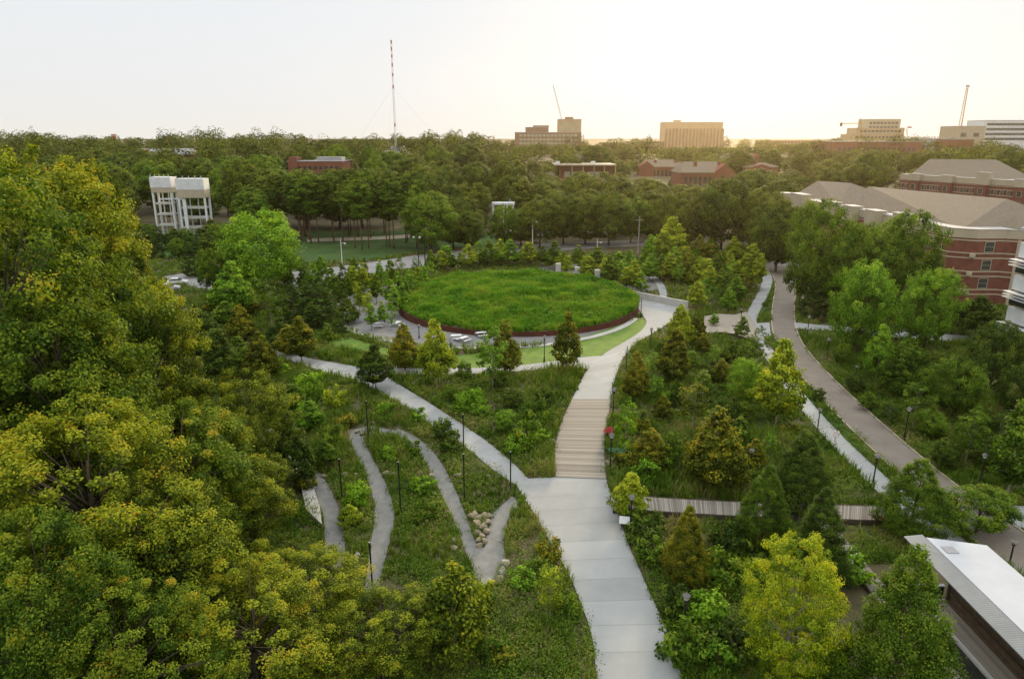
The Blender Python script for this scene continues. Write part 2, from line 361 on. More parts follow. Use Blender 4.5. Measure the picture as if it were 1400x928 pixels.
sheet('verge', [(1046, 363), (1058, 380), (1051, 403), (1040, 422), (1034, 438), (1052, 440), (1055, 420), (1060, 392), (1055, 371)], M['bank'], .04); PATHS.pop()
sheet('verge', [(1095, 534), (1150, 596), (1213, 654), (1240, 680), (1250, 678), (1203, 628), (1143, 571), (1094, 517), (1075, 495)], M['bank'], .04); PATHS.pop()
STU = [(400, 372), (500, 360), (560, 350), (640, 341), (720, 334.5), (800, 331), (900, 327)]
STL = [(400, 392), (500, 377), (560, 367), (640, 357), (720, 345), (800, 340), (900, 335)]
band('street', STL, STU, M['street'], .02, 6)
sheet('parking_area', [(700, 324), (800, 319), (960, 306), (960, 296), (800, 312), (700, 318)], M['street'], .02)
sheet('parking_area', [(215, 380), (300, 400), (330, 396), (250, 374)], M['street'], .02)
sheet('bank_grass', [(300, 345), (400, 360), (500, 357), (560, 347), (640, 338), (700, 332), (690, 322), (680, 315), (540, 311), (420, 311), (300, 312), (200, 318), (180, 345), (230, 352)], M['bank'], .03)
band('bank_footway', [(420, 331), (480, 329), (540, 327), (560, 325)], [(420, 326.5), (480, 324.5), (540, 322.5), (560, 320.5)], M['cream'], .06, 4)
# mound
def mound_z(x, y):
    u, v = (x - MC.x) / MA, (y - MC.y) / MBx; return 1.85 + 1.0 * v + .5 * max(0, 1 - u * u - v * v)
mm = MB(); nr, na = 8, 64; mm.v = [(MC.x, MC.y, mound_z(MC.x, MC.y))]
for i in range(1, nr + 1):
    for k in range(na):
        a = 2 * math.pi * k / na; x = MC.x + MA * i / nr * math.cos(a) * .995; y = MC.y + MBx * i / nr * math.sin(a) * .995; mm.v.append((x, y, mound_z(x, y) - .08))
mm.f = [(0, 1 + k, 1 + (k + 1) % na) for k in range(na)] + [(1 + (i - 1) * na + k, 1 + i * na + k, 1 + i * na + (k + 1) % na, 1 + (i - 1) * na + (k + 1) % na) for i in range(1, nr) for k in range(na)]
tag(mm.build('mound_ground', M['soil']), kind='structure')
cw = MB()
for k in range(96):
    a0, a1 = 2 * math.pi * k / 96, 2 * math.pi * (k + 1) / 96
    p = [(MC.x + s * MA * math.cos(a), MC.y + s * MBx * math.sin(a)) for s, a in ((1.0, a0), (1.004, a0), (1.004, a1), (1.0, a1))]
    z0, z1 = mound_z(*p[0]), mound_z(*p[3])
    cw.add([(p[1][0], p[1][1], 0), (p[2][0], p[2][1], 0), (p[2][0], p[2][1], z1), (p[1][0], p[1][1], z0), (p[0][0], p[0][1], z0), (p[3][0], p[3][1], z1), (p[0][0], p[0][1], 0), (p[3][0], p[3][1], 0)],
           [(0, 1, 2, 3), (3, 2, 5, 4), (6, 4, 5, 7)])
tag(cw.build('retaining_wall', M['corten']), 'rust red steel retaining wall ringing the round grassy mound', 'wall')
mring = [(MC.x + MA * 1.01 * math.cos(a), MC.y + MBx * 1.01 * math.sin(a)) for a in np.linspace(0, 2 * math.pi, 48, endpoint=False)]
PATHS.append(mring)
# ------------------------------------------------------------------ plants that nobody could count
def inside(P, poly):
    x, y = P[:, 0], P[:, 1]; r = np.zeros(len(P), bool); n = len(poly); q = np.asarray(poly)
    bx0, by0 = q.min(0); bx1, by1 = q.max(0)
    k = (x > bx0) & (x < bx1) & (y > by0) & (y < by1)
    if not k.any(): return r
    xx, yy = x[k], y[k]; rr = np.zeros(len(xx), bool); j = n - 1
    for i in range(n):
        xi, yi = q[i]; xj, yj = q[j]
        if yi != yj:
            c = ((yi > yy) != (yj > yy)) & (xx < (xj - xi) * (yy - yi) / (yj - yi) + xi); rr ^= c
        j = i
    r[k] = rr; return r
_g = RNG.uniform(0, 1, (6, 64, 64))
def field(P, s, k):                          # smooth random field 0..1
    u = P[:, 0] / s + 31.7 * (k + 1); v = P[:, 1] / s + 17.3 * (k + 1)
    i = np.floor(u).astype(int); j = np.floor(v).astype(int); a = u - i; b = v - j; a = a * a * (3 - 2 * a); b = b * b * (3 - 2 * b)
    g = _g[k]; i0, i1, j0, j1 = i % 64, (i + 1) % 64, j % 64, (j + 1) % 64
    return (g[i0, j0] * (1 - a) + g[i1, j0] * a) * (1 - b) + (g[i0, j1] * (1 - a) + g[i1, j1] * a) * b
def free(P, margin=.25):
    ok = np.ones(len(P), bool)
    margin = margin * .35
    for dx, dy in ((0, 0), (margin, 0), (-margin, 0), (0, margin), (0, -margin)):
        Q = P[:, :2] + np.array([dx, dy])
        for poly in PATHS: ok &= ~inside(Q, poly)
    return ok
PAV = [(21.0, 20), (35.0, 20), (35.0, 47), (21.0, 47)]
HB = [(8.5, 57.6), (32.5, 55.2), (32.3, 51.4), (8.8, 53.6)]
PATHS.append(PAV); PATHS.append(HB)
PATHS.append([(25.9, 30), (27.6, 30), (27.6, 54.5), (25.9, 54.5)])
DECK = W([(962, 455), (963, 432), (985, 429), (1005, 430), (1020, 426), (1031, 440), (1036, 458), (1022, 463), (1005, 456.5), (985, 454)], .3)
PATHS.append([(p.x, p.y) for p in DECK])
BA = [(83.5, 216), (86, 184), (87, 137.5), (90.6, 135), (96.2, 135), (100, 132.5), (116, 131), (118, 216)]
PATHS.append(BA); PATHS.append([(74.5, 80), (96, 80), (96, 101), (74.5, 101)])
def scatter(dens, y0, y1, margin=.25):
    n = int(dens * (y1 - y0) * 1.7 * (y0 + y1) / 2)
    y = RNG.uniform(y0, y1, n); x = RNG.uniform(-1, 1, n) * (.80 * y + 6)
    keep = np.abs(x) < .80 * y + 4
    P = np.stack([x, y], 1)[keep]
    return P[free(P, margin)]
def tufts(P, hgt, nb, wd, tint, zf=None):
    """grass tufts: nb bent blades each"""
    n = len(P); z0 = zf if zf is not None else np.zeros(n)
    base = np.repeat(np.column_stack([P, z0]), nb, 0); h = np.repeat(hgt, nb) * RNG.uniform(.6, 1.1, n * nb)
    a = RNG.uniform(0, 2 * np.pi, n * nb); lean = RNG.uniform(.1, .65, n * nb); r0 = RNG.uniform(0, .16, n * nb) * (.5 + np.repeat(hgt, nb))
    d = np.column_stack([np.cos(a), np.sin(a), np.zeros(n * nb)]); s = np.column_stack([-np.sin(a), np.cos(a), np.zeros(n * nb)])
    w = wd * RNG.uniform(.6, 1.4, n * nb)
    b = base + d * r0[:, None]; up = np.array([0, 0, 1.0])
    mid = b + up * (h * .62)[:, None] + d * (lean * h * .3)[:, None]; tip = b + up * (h * (1 - lean * .25))[:, None] + d * (lean * h * .85)[:, None]
    V = np.empty((n * nb * 2, 4, 3)); sw = s * (w / 2)[:, None]
    V[0::2, 0] = b - sw; V[0::2, 1] = b + sw; V[0::2, 2] = mid + sw * .8; V[0::2, 3] = mid - sw * .8
    V[1::2, 0] = mid - sw * .8; V[1::2, 1] = mid + sw * .8; V[1::2, 2] = tip + sw * .1; V[1::2, 3] = tip - sw * .1
    return V.reshape(-1, 3), np.repeat(np.repeat(tint, nb) + RNG.uniform(-.1, .1, n * nb), 2)
def bushlets(P, rad, hgt, nl, ls, tint, zf=None):
    n = len(P); z0 = zf if zf is not None else np.zeros(n)
    c = np.repeat(np.column_stack([P, z0]), nl, 0); u = unit(RNG.normal(size=(n * nl, 3))); u[:, 2] = np.abs(u[:, 2])
    k = RNG.uniform(.55, 1.05, n * nl)[:, None] * np.column_stack([np.repeat(rad, nl), np.repeat(rad, nl), np.repeat(hgt, nl)])
    C = c + u * k; C[:, 2] = np.maximum(C[:, 2], c[:, 2] + .04)
    Nn = unit(u * .8 + np.array([0, 0, .5]) + RNG.normal(size=u.shape) * .45)
    return leaves(C, Nn, ls, ls * .55), np.repeat(tint, nl) + RNG.uniform(-.12, .12, n * nl)
def veg(name, bands, label):
    Vs, Ts = [], []
    for y0, y1, dt, db in bands:
        P = scatter(dt, y0, y1); f = field(P, 5, 0); g = field(P, 11, 1); bare = field(P, 3.5, 4)
        P_ok = (bare > .08); P, f, g = P[P_ok], f[P_ok], g[P_ok]
        k = f > .30; P, f, g = P[k], f[k], g[k]
        near = 1 if y1 < 75 else 0
        v, t = tufts(P, .3 + 1.1 * g ** 1.5 + RNG.uniform(0, .45, len(P)), 11 if near else 8, .035 + .00045 * (y0 + y1) / 2, -.02 + .58 * field(P, 4, 2) ** 1.4 + .08 * g + np.where(RNG.uniform(0, 1, len(P)) < .06, .4, 0)); Vs.append(v); Ts.append(t)
        P = scatter(db, y0, y1, .45); f = 1 - field(P, 5, 0) * .8 - .2 * field(P, 2, 3); bare = field(P, 3.5, 4); k = (bare > .12) & (f > .30); P, f = P[k], f[k]
        rd = RNG.uniform(.22, .75, len(P)) * (.5 + 1.2 * f) * np.where(RNG.uniform(0, 1, len(P)) < .07, 1.8, 1)
        v, t = bushlets(P, rd, rd * RNG.uniform(.8, 1.5, len(P)), 60 if near else 30, .085 + .0016 * (y0 + y1) / 2, .05 + .5 * field(P, 4.5, 5) + RNG.uniform(-.1, .2, len(P))); Vs.append(v); Ts.append(t)
    for y0, y1, d_ in ((30, 60, 7), (60, 90, 3.5), (90, 130, 1.4)):
        P = scatter(d_, y0, y1, .02); f = field(P, 3.5, 4); P = P[RNG.uniform(0, 1, len(P)) < .35 + .65 * f]
        v, t = tufts(P, RNG.uniform(.12, .32, len(P)), 7, .045 + .0005 * y0, .0 + .55 * field(P, 2.5, 1)); Vs.append(v); Ts.append(t)
    V = np.concatenate(Vs); T = np.concatenate(Ts)
    o = link(name, fastmesh(name, V, len(V) // 4, T, LM['meadow'])); tag(o, label, 'plants', kind='stuff'); return o
veg('undergrowth', [(30, 52, 7.0, 5.0), (52, 75, 5.5, 4.2), (75, 110, 3.2, 2.6), (110, 150, 1.1, 1.5), (150, 198, .6, .8)], 'tall wild grasses and low shrubs filling the planting beds')
n = 12000; a = RNG.uniform(0, 2 * np.pi, n); r = np.sqrt(RNG.uniform(0, 1, n)) * 1.0
P = np.column_stack([MC.x + MA * r * np.cos(a), MC.y + MBx * r * np.sin(a)])
zf = np.array([mound_z(*p) for p in P]) - .05
v, t = tufts(P, .35 + .95 * field(P, 3.2, 0) ** 1.5 + RNG.uniform(0, .3, n), 9, .11, -.05 + .8 * field(P, 2.6, 2), zf)
Q = P[::9]; v2, t2 = bushlets(Q, RNG.uniform(.3, .8, len(Q)), RNG.uniform(.5, 1.2, len(Q)), 26, .26, field(Q, 5, 1) * .7, zf[::9]); v = np.concatenate([v, v2]); t = np.concatenate([t, t2])
o = link('mound_grass', fastmesh('mound_grass', v, len(v) // 4, t, LM['mound'])); tag(o, 'dense bright green grass covering the round mound', 'grass', kind='stuff')
# ------------------------------------------------------------------ trees
def profile(kind, h):
    if kind == 'cone': return (1 - h) ** .75 * (1 - .55 * np.exp(-h * 9))
    if kind == 'egg': return np.minimum(1, (h / .22) ** .7 + .15) * np.clip(1 - np.clip(h - .22, 0, 1) / .80, 0, 1) ** .78
    if kind == 'oval': return np.sin(np.pi * np.clip(h * .93 + .05, 0, 1)) ** .65 * (1.08 - .35 * h)
    if kind == 'spire': return np.clip((1 - h) ** .9 * 1.05, .04, 1) * (1 - .4 * np.exp(-h * 8))
    return np.sqrt(np.clip(1 - (2 * h - 1) ** 2, 0, 1)) * .9 + .1 * (1 - h)
def crown_mesh(name, kind, rad, hgt, z0, ncl, nl, crad, ls, lw=.6, flat=.65, lump=.22, inner=.5, tipbias=.25, nz=.5, dome=.45):
    h = RNG.beta(1.15, 1.15, ncl * 3); a = RNG.uniform(0, 2 * np.pi, ncl * 3)
    pr = profile(kind, h); keep = RNG.uniform(0, 1, ncl * 3) < pr + .12
    h, a, pr = h[keep][:ncl], a[keep][:ncl], pr[keep][:ncl]; n = len(h)
    ph = RNG.uniform(0, 6.28, 4)
    lum = 1 + lump * (np.sin(2 * a + ph[0] + 2 * h) + .7 * np.sin(3 * a + ph[1] - 5 * h) + .6 * np.sin(5 * a + ph[2] + 9 * h)) / 1.6
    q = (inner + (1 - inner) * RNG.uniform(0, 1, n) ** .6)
    rr = rad * pr * lum * q
    C = np.column_stack([rr * np.cos(a), rr * np.sin(a), z0 + h * (hgt - z0)])
    ct = np.clip(RNG.normal(.37, .24, n) + tipbias * (q - .75) + tipbias * (h - .5), 0, 1)  # sun on crown tops and outer clusters put into the leaf tint
    cs = crad * RNG.uniform(.65, 1.3, n) * (.55 + .45 * np.minimum(pr, 1))
    u = unit(RNG.normal(size=(n * nl, 3))); k = RNG.uniform(.15, 1, n * nl) ** .5
    off = u * (np.repeat(cs, nl) * k)[:, None]; off[:, 2] *= flat
    ctr = np.array([0, 0, z0 + .4 * (hgt - z0)])
    P = np.repeat(C, nl, 0) + off
    out = unit(np.repeat(C, nl, 0) - ctr)
    Nn = unit(u * .75 + out * dome + np.array([0, 0, .5]) + RNG.normal(size=u.shape) * nz)
    V = leaves(P, Nn, ls, ls * lw)
    t = np.clip(np.repeat(ct, nl) + .22 * (k - .6) + .14 * u[:, 2], 0, 1.2)  # upper and outer leaves of each cluster lighter, light put into the tint
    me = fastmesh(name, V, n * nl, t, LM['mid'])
    return me, C
def trunk_mesh(name, C, hgt, r0, z_fork, nbr=10, lean=.03, top=.8, mat='bark'):
    m = MB(); b = Vector((random.uniform(-lean, lean) * hgt, random.uniform(-lean, lean) * hgt, 0))
    pts = [Vector((0, 0, -.15))] + [b * (t * t) + Vector((0, 0, hgt * top * t)) for t in (.12, .3, .5, .7, .88, 1)]
    m.tube(pts, [r0 * 1.25, r0, r0 * .86, r0 * .7, r0 * .5, r0 * .3, r0 * .1], 8)
    idx = RNG.permutation(len(C))[:nbr]
    for i in idx:
        c = Vector(C[i]); zs = max(z_fork, min(c.z * .72 - .02 * hgt, hgt * top * .85)); t = zs / (hgt * top); s = b * (t * t) + Vector((0, 0, zs))
        mid = s.lerp(c, .5) + Vector((0, 0, .06 * (c - s).length)); r = r0 * (1 - t) * .55 + .012 * hgt * .1
        m.tube([s, mid, c], [r, r * .6, r * .2], 5)
    me = m.mesh(name); me.materials.append(M[mat]); me.polygons.foreach_set('use_smooth', [True] * len(me.polygons)); return me
LIB = {}
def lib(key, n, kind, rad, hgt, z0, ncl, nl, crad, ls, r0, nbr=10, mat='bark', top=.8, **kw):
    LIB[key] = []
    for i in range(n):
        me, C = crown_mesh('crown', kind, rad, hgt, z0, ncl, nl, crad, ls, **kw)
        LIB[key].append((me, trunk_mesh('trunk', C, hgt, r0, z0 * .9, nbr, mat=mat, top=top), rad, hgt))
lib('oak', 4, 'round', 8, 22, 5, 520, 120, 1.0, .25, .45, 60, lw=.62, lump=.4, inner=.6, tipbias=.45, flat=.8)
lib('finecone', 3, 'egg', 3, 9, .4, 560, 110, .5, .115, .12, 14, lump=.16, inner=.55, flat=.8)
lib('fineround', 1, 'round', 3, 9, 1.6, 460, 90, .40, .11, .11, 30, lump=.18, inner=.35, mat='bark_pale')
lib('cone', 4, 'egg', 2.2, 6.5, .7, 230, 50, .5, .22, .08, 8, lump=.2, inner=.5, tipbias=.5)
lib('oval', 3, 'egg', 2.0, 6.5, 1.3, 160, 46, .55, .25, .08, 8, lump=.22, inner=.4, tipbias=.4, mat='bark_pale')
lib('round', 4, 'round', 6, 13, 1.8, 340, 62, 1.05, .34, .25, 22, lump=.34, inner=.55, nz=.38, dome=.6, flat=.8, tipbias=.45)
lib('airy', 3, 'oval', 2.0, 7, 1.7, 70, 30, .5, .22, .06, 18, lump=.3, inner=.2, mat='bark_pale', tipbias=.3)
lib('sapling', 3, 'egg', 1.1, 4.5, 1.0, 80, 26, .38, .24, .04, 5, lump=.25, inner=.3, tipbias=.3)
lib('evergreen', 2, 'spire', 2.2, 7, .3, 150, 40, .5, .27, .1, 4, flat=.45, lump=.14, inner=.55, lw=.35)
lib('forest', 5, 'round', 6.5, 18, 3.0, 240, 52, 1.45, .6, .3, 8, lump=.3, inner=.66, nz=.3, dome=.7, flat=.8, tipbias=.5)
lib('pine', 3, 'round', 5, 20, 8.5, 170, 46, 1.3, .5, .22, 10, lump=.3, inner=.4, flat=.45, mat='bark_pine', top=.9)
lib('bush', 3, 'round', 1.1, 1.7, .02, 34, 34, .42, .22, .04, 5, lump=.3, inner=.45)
NAMES = {'oak': 'oak_tree', 'finecone': 'conical_tree', 'fineround': 'maple_tree', 'cone': 'conical_tree', 'oval': 'young_tree', 'round': 'broadleaf_tree', 'airy': 'young_tree',
         'sapling': 'sapling', 'evergreen': 'evergreen_tree', 'forest': 'woodland_tree', 'pine': 'pine_tree', 'bush': 'shrub'}
_cnt = {}
def plant(kind, loc, w, h, colour, label, group=None, var=None, rz=None):
    L_ = LIB[kind]; _cnt[kind] = _cnt.get(kind, -1) + 1; i = _cnt[kind] % len(L_) if var is None else var
    crown, trunk, r0, h0 = L_[i]
    e = empty(NAMES[kind], loc, label, 'shrub' if kind == 'bush' else 'tree', group, random.uniform(0, 6.28) if rz is None else rz)
    s = (w / 2 / r0, w / 2 / r0, h / h0); e.scale = s
    t = link('stem' if kind == 'bush' else 'trunk', trunk, None, e)
    c = link('foliage' if kind == 'bush' else 'crown', crown, None, e)
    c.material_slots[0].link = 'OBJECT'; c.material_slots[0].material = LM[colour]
    return e
def tree(kind, px, base, top, wpx, colour, label, group=None, var=None):
    p = G(px, base); D = dep(p); t = at(px, top, p.y)
    return plant(kind, p, wpx * D / F * (.88 if kind == 'fineround' else 1.02 if kind == 'finecone' else .92 if kind == 'round' else 1.08), max(.6, t.z - p.z), colour, label, group, var)
# the big oaks in front: (px, top py, distance, width m, colour)
OAKS = [
 (36, 194, 66, 18.5, 'oak', 'tallest olive oak, its crown reaching the skyline above the white frame towers'),
 (122, 222, 72, 8.5, 'oak', 'olive oak whose crown stops just short of the white frame towers'),
 (-30, 225, 50, 17, 'oak_green', 'oak cut by the picture edge under the tallest olive oak'),
 (172, 366, 58, 12, 'oak', 'yellow tinted oak with bare limbs above the side path end'),
 (60, 400, 47, 14, 'oak_green', 'green oak between the tallest oak and the low oaks at the edge'),
 (312, 508, 56, 9.5, 'oak', 'yellow olive oak beside the dark tree near the pale stone slab'),
 (90, 556, 37, 13, 'oak', 'broad oak with a domed yellow green top midway down the oak group'),
 (235, 560, 45, 12, 'oak_green', 'oak with visible dark limbs behind the domed oak'),
 (305, 632, 46, 9.5, 'oak', 'oak whose crown leans over the pale stone slab'),
 (190, 660, 35, 11, 'oak', 'low oak with orange flecked leaves between the domed oak and the gravel path'),
 (30, 705, 29, 9, 'oak_green', 'green oak lowest at the picture edge under the domed oak'),
 (395, 768, 38, 9, 'oak', 'small oak with orange leaf tips covering the end of the gravel path'),
 (330, 790, 32, 9, 'oak', 'low oak at the bottom edge of the picture with dark gaps'),
 (150, 800, 28, 8, 'oak_green', 'dark green low oak at the bottom edge of the picture'),
 (520, 822, 35, 7.5, 'oak', 'orange tinted oak nearest the zigzag gravel path'),
]
for i, (px, py, Y, w, col, lab) in enumerate(OAKS):
    t = at(px, py, Y); h = max(t.z, 5); plant('oak', Vector((t.x, t.y, 0)), w, h, col, lab, 'oaks massed beside the park', i % 3)
TREES = [
 ('round', 362, 400, 284, 124, 'bright', 'big spreading light green tree below the white frame towers'),
 ('oval', 322, 437, 357, 56, 'bright', 'vivid green round young tree beside the orange tipped one'),
 ('evergreen', 268, 378, 318, 40, 'evergreen', 'dark evergreen at the foot of the white frame towers'),
 ('round', 292, 400, 340, 40, 'mid', 'mid green tree between the frame towers and the vivid young tree'),
 ('cone', 332, 472, 416, 40, 'bronze_sunlit', 'dark conical tree with yellow tip above the side path end'),
 ('cone', 358, 522, 453, 46, 'bronze_sunlit', 'yellow edged conical tree among the dark ones along the side path'),
 ('cone', 303, 520, 448, 56, 'dark', 'dark conical tree next to the yellow tinted oak'),
 ('cone', 277, 490, 425, 44, 'dark', 'dark conical tree half behind the yellow tinted oak'),
 ('oval', 413, 497, 433, 42, 'bronze_sunlit', 'dark oval tree with bronze edge standing by the side path'),
 ('airy', 372, 452, 376, 44, 'mid', 'green tree with an orange leaf spray at its top'),
 ('evergreen', 404, 445, 385, 46, 'evergreen', 'dark evergreen left of the pair by the plaza kerb'),
 ('evergreen', 440, 440, 372, 52, 'evergreen', 'broad dark evergreen standing beside the plaza kerb'),
 ('evergreen', 463, 458, 421, 24, 'dark', 'small spiky evergreen at the plaza kerb'),
 ('sapling', 449, 472, 441, 18, 'mid', 'little round sapling on the lawn beside the dark oval tree'),
 ('oval', 514, 533, 470, 42, 'dark', 'dark oval tree overhanging the side path where the lawn path begins'),
 ('cone', 554, 507, 442, 40, 'bronze_sunlit', 'dense dark tree with yellow tip beside the red shirted walker'),
 ('oval', 597, 531, 436, 46, 'lime', 'tall loose tree with pale trunk and yellow top by the lawn path'),
 ('airy', 674, 535, 446, 56, 'bright', 'slender pale trunked tree with two yellow leaf sprays in front of the lawn'),
 ('cone', 691, 512, 437, 38, 'bronze_sunlit', 'bronze edged conical tree behind the slender pale trunked one'),
 ('oval', 775, 512, 428, 40, 'bronze_sunlit', 'olive brown oval tree standing on the lawn path edge alone'),
 ('cone', 404, 668, 568, 56, 'dark', 'dark red flecked tree beside the pale stone slab'),
 ('cone', 868, 548, 480, 34, 'bronze_sunlit', 'yellow tipped conical tree nearest the bend of the upper path'),
 ('cone', 928, 475, 416, 34, 'lime', 'yellow green conical tree at the corner of the pale wall'),
 ('cone', 951, 472, 424, 24, 'bronze_sunlit', 'narrow yellow edged tree by the timber deck'),
 ('cone', 920, 524, 448, 44, 'bronze_sunlit', 'dark olive tree with yellow edge below the pale wall'),
 ('airy', 946, 590, 520, 48, 'bronze_sunlit', 'yellow speckled tree behind the dense round dark one'),
 ('cone', 975, 664, 556, 84, 'bronze_sunlit', 'dense rounded dark tree with bronze tip in the middle bed'),
 ('cone', 888, 640, 586, 46, 'bronze_sunlit', 'short bronze tipped tree between the bridge lamp and the dense dark tree'),
 ('airy', 854, 632, 541, 36, 'bright', 'light green slender tree beside the timber bridge'),
 ('sapling', 918, 642, 585, 26, 'mid', 'slim green sapling left of the dense rounded dark tree'),
 ('oval', 1060, 585, 462, 62, 'lime', 'tall lime green tree beside the sidewalk by the road bend'),
 ('round', 1018, 552, 490, 48, 'bright', 'low bright green tree leaning against the lime green one'),
 ('sapling', 1013, 464, 433, 22, 'mid', 'small round tree at the end of the timber deck'),
 ('sapling', 976, 446, 428, 15, 'bright', 'tiny bright sapling growing through the timber deck'),
 ('airy', 1035, 502, 445, 30, 'mid', 'small loose tree beside the sidewalk crossing'),
 ('oval', 860, 712, 645, 46, 'lime', 'thin yellow green tree over the start of the cross boardwalk'),
 ('finecone', 1090, 702, 588, 84, 'dark', 'large dark green tree behind the cross boardwalk'),
 ('finecone', 1040, 748, 636, 76, 'mid', 'mid green tree in front of the cross boardwalk beside the large dark one'),
 ('finecone', 1112, 800, 668, 86, 'dark', 'dark tree in front of the cross boardwalk above the yellow maple'),
 ('finecone', 1242, 733, 626, 92, 'mid', 'large green tree with pale flowers in front of the road'),
 ('round', 1334, 728, 668, 100, 'mid', 'wide green tree at the far end of the white roofed pavilion'),
 ('finecone', 935, 800, 692, 66, 'bronze_sunlit', 'yellow edged conical tree between the sign and the yellow maple'),
 ('fineround', 1068, 960, 730, 158, 'yellow', 'bright yellow maple in the near bed'),
 ('finecone', 1208, 1010, 750, 150, 'mid', 'largest dense green conical tree beside the white roofed pavilion'),
 ('finecone', 1258, 990, 885, 60, 'dark', 'low dark tree at the foot of the largest conical tree'),
 ('oval', 622, 910, 772, 92, 'oak', 'loose olive tree at the end of the zigzag gravel path'),
 ('airy', 752, 850, 770, 44, 'lime', 'small yellow green tree in the grass bed beside the main path'),
 ('oval', 1376, 680, 545, 66, 'mid', 'round crowned tree cut by the picture edge above the driveway'),
 ('oval', 1197, 524, 443, 36, 'bright', 'bright green slim tree across the road below the foot path'),
 ('cone', 1224, 546, 466, 46, 'mid', 'conical mid green tree next to the bright slim one'),
 ('airy', 1247, 585, 518, 46, 'mid', 'loose young tree below the conical mid green one'),
 ('round', 1300, 575, 486, 70, 'mid', 'spreading mid green tree in the bed across the road'),
 ('round', 1263, 478, 366, 76, 'bright', 'bright green tree in front of the brick apartment corner'),
 ('round', 1170, 488, 356, 88, 'bright', 'broad light green tree with bare stem above the foot path'),
 ('airy', 1212, 480, 424, 34, 'bronze_sunlit', 'small olive tree between two lighter green ones in front of the apartments'),
 ('oval', 1330, 462, 404, 56, 'dark', 'dark bushy tree against the base of the brick apartments'),
 ('round', 1350, 545, 440, 74, 'dark', 'dark tree below the white louvred building'),
 ('round', 1392, 585, 495, 60, 'dark', 'dark tree at the picture edge under the louvred building'),
 ('airy', 1318, 640, 556, 44, 'mid', 'light trunked young tree above the road lamp'),
 ('evergreen', 1112, 434, 372, 44, 'evergreen', 'dark evergreen beside the road opposite the verge'),
 ('round', 1112, 425, 272, 92, 'mid', 'tall tree at the far end of the brick apartments'),
 ('round', 1165, 440, 304, 86, 'mid', 'full green tree against the apartment facade beside the tall one'),
 ('round', 1226, 440, 288, 92, 'mid', 'largest crown in front of the brick apartment facade'),
 ('round', 1192, 425, 300, 74, 'bright', 'brighter green crown between the full tree and the largest crown'),
 ('round', 1060, 372, 274, 84, 'forest', 'brown green tree where the road leaves the park'),
 ('round', 1268, 440, 372, 44, 'mid', 'tree pressed against the brick apartment wall near its corner'),
 ('round', 985, 346, 243, 96, 'forest', 'broad brown green crown rising before the gabled brick row'),
 ('round', 1042, 354, 256, 84, 'forest_olive', 'broad olive crown between the gabled brick row and the road end'),
 ('round', 928, 342, 264, 74, 'forest_olive', 'round olive crown left of the broad brown green one'),
 ('cone', 1024, 396, 331, 40, 'lime', 'yellow green conical tree beside the sidewalk top bend'),
 ('oval', 916, 362, 296, 42, 'lime', 'upright olive tree rising out of the young plantation'),
]
for t_ in TREES: tree(*t_[:7], None)
e = bpy.data.objects.get('young_tree.001')
# shared-label groups: the look-alike rows
def rows(pts, kinds, base_w, colours, label, group):
    for i, (px, base, top) in enumerate(pts):
        k = kinds[i % len(kinds)]; wp = (base - top) * base_w * random.uniform(.85, 1.15)
        tree(k, px, base, top, wp, colours[i % len(colours)], label, group)
rows([(508, 452, 412), (492, 425, 392), (500, 428, 387), (523, 446, 410), (533, 418, 378), (488, 416, 384), (478, 410, 378), (545, 410, 370), (528, 402, 366), (512, 406, 370), (556, 420, 384),
      (536, 452, 414), (560, 404, 368), (572, 398, 362), (548, 396, 348), (580, 402, 364), (520, 390, 354), (505, 440, 398), (515, 415, 372), (540, 434, 392), (565, 412, 368), (498, 402, 358), (535, 396, 352), (590, 392, 356), (552, 428, 388), (484, 404, 362), (570, 388, 350)], ['sapling', 'sapling', 'airy'], .42, ['bright', 'lime', 'mid', 'bright'],
     'slim sapling with bright leaves standing in the gravel plaza beside the mound', 'saplings in the gravel plaza')
rows([(455, 412, 366), (470, 396, 358), (430, 402, 360), (486, 398, 352), (500, 392, 352), (440, 384, 350), (418, 398, 362), (470, 418, 384), (412, 376, 350), (395, 392, 360)], ['cone', 'evergreen', 'oval'], .6, ['mid', 'dark', 'bright'],
     'green young tree in the thicket between the street and the gravel plaza', 'thicket by the gravel plaza')
rows([(604, 372, 340), (616, 370, 344), (630, 366, 345), (648, 364, 340), (660, 363, 342), (676, 362, 336), (690, 362, 338), (704, 361, 342), (716, 360, 336), (730, 362, 338), (742, 363, 336), (752, 366, 342), (766, 372, 346),
      (590, 376, 342), (610, 368, 332), (640, 368, 334), (668, 366, 328), (697, 365, 326), (722, 364, 328), (758, 368, 330), (655, 360, 330), (684, 358, 326)], ['sapling', 'oval', 'sapling'], .62, ['lime', 'mid', 'bright'], 'young tree in the row along the street behind the mound', 'young trees behind the mound')
rows([(775, 378, 346), (796, 380, 350), (808, 372, 344), (826, 388, 352), (838, 376, 346), (848, 392, 358), (856, 398, 362), (870, 392, 360), (876, 402, 372), (818, 366, 340), (790, 368, 334), (860, 378, 342), (803, 386, 346), (833, 392, 350), (846, 384, 344), (865, 398, 356), (815, 376, 336)], ['sapling', 'oval'], .6, ['lime', 'mid', 'bright'],
     'yellow green sapling standing among the stone pillars of the terrace', 'saplings on the terrace')
pl = []
for i in range(64):
    px = random.uniform(885, 1034); b = random.uniform(348, 428)
    if px < 945 and b > 398: b -= 40
    if px > 1000 and b > 415: b -= 20
    if px > 1018: px -= 25
    pl.append((px, b, b - random.uniform(20, 44) * (b / 400)))
rows(pl, ['sapling', 'oval', 'airy', 'cone'], .66, ['lime', 'bright', 'mid', 'bright', 'bronze_sunlit'], 'young tree in the dense plantation between the pale wall and the upper sidewalk', 'young plantation')
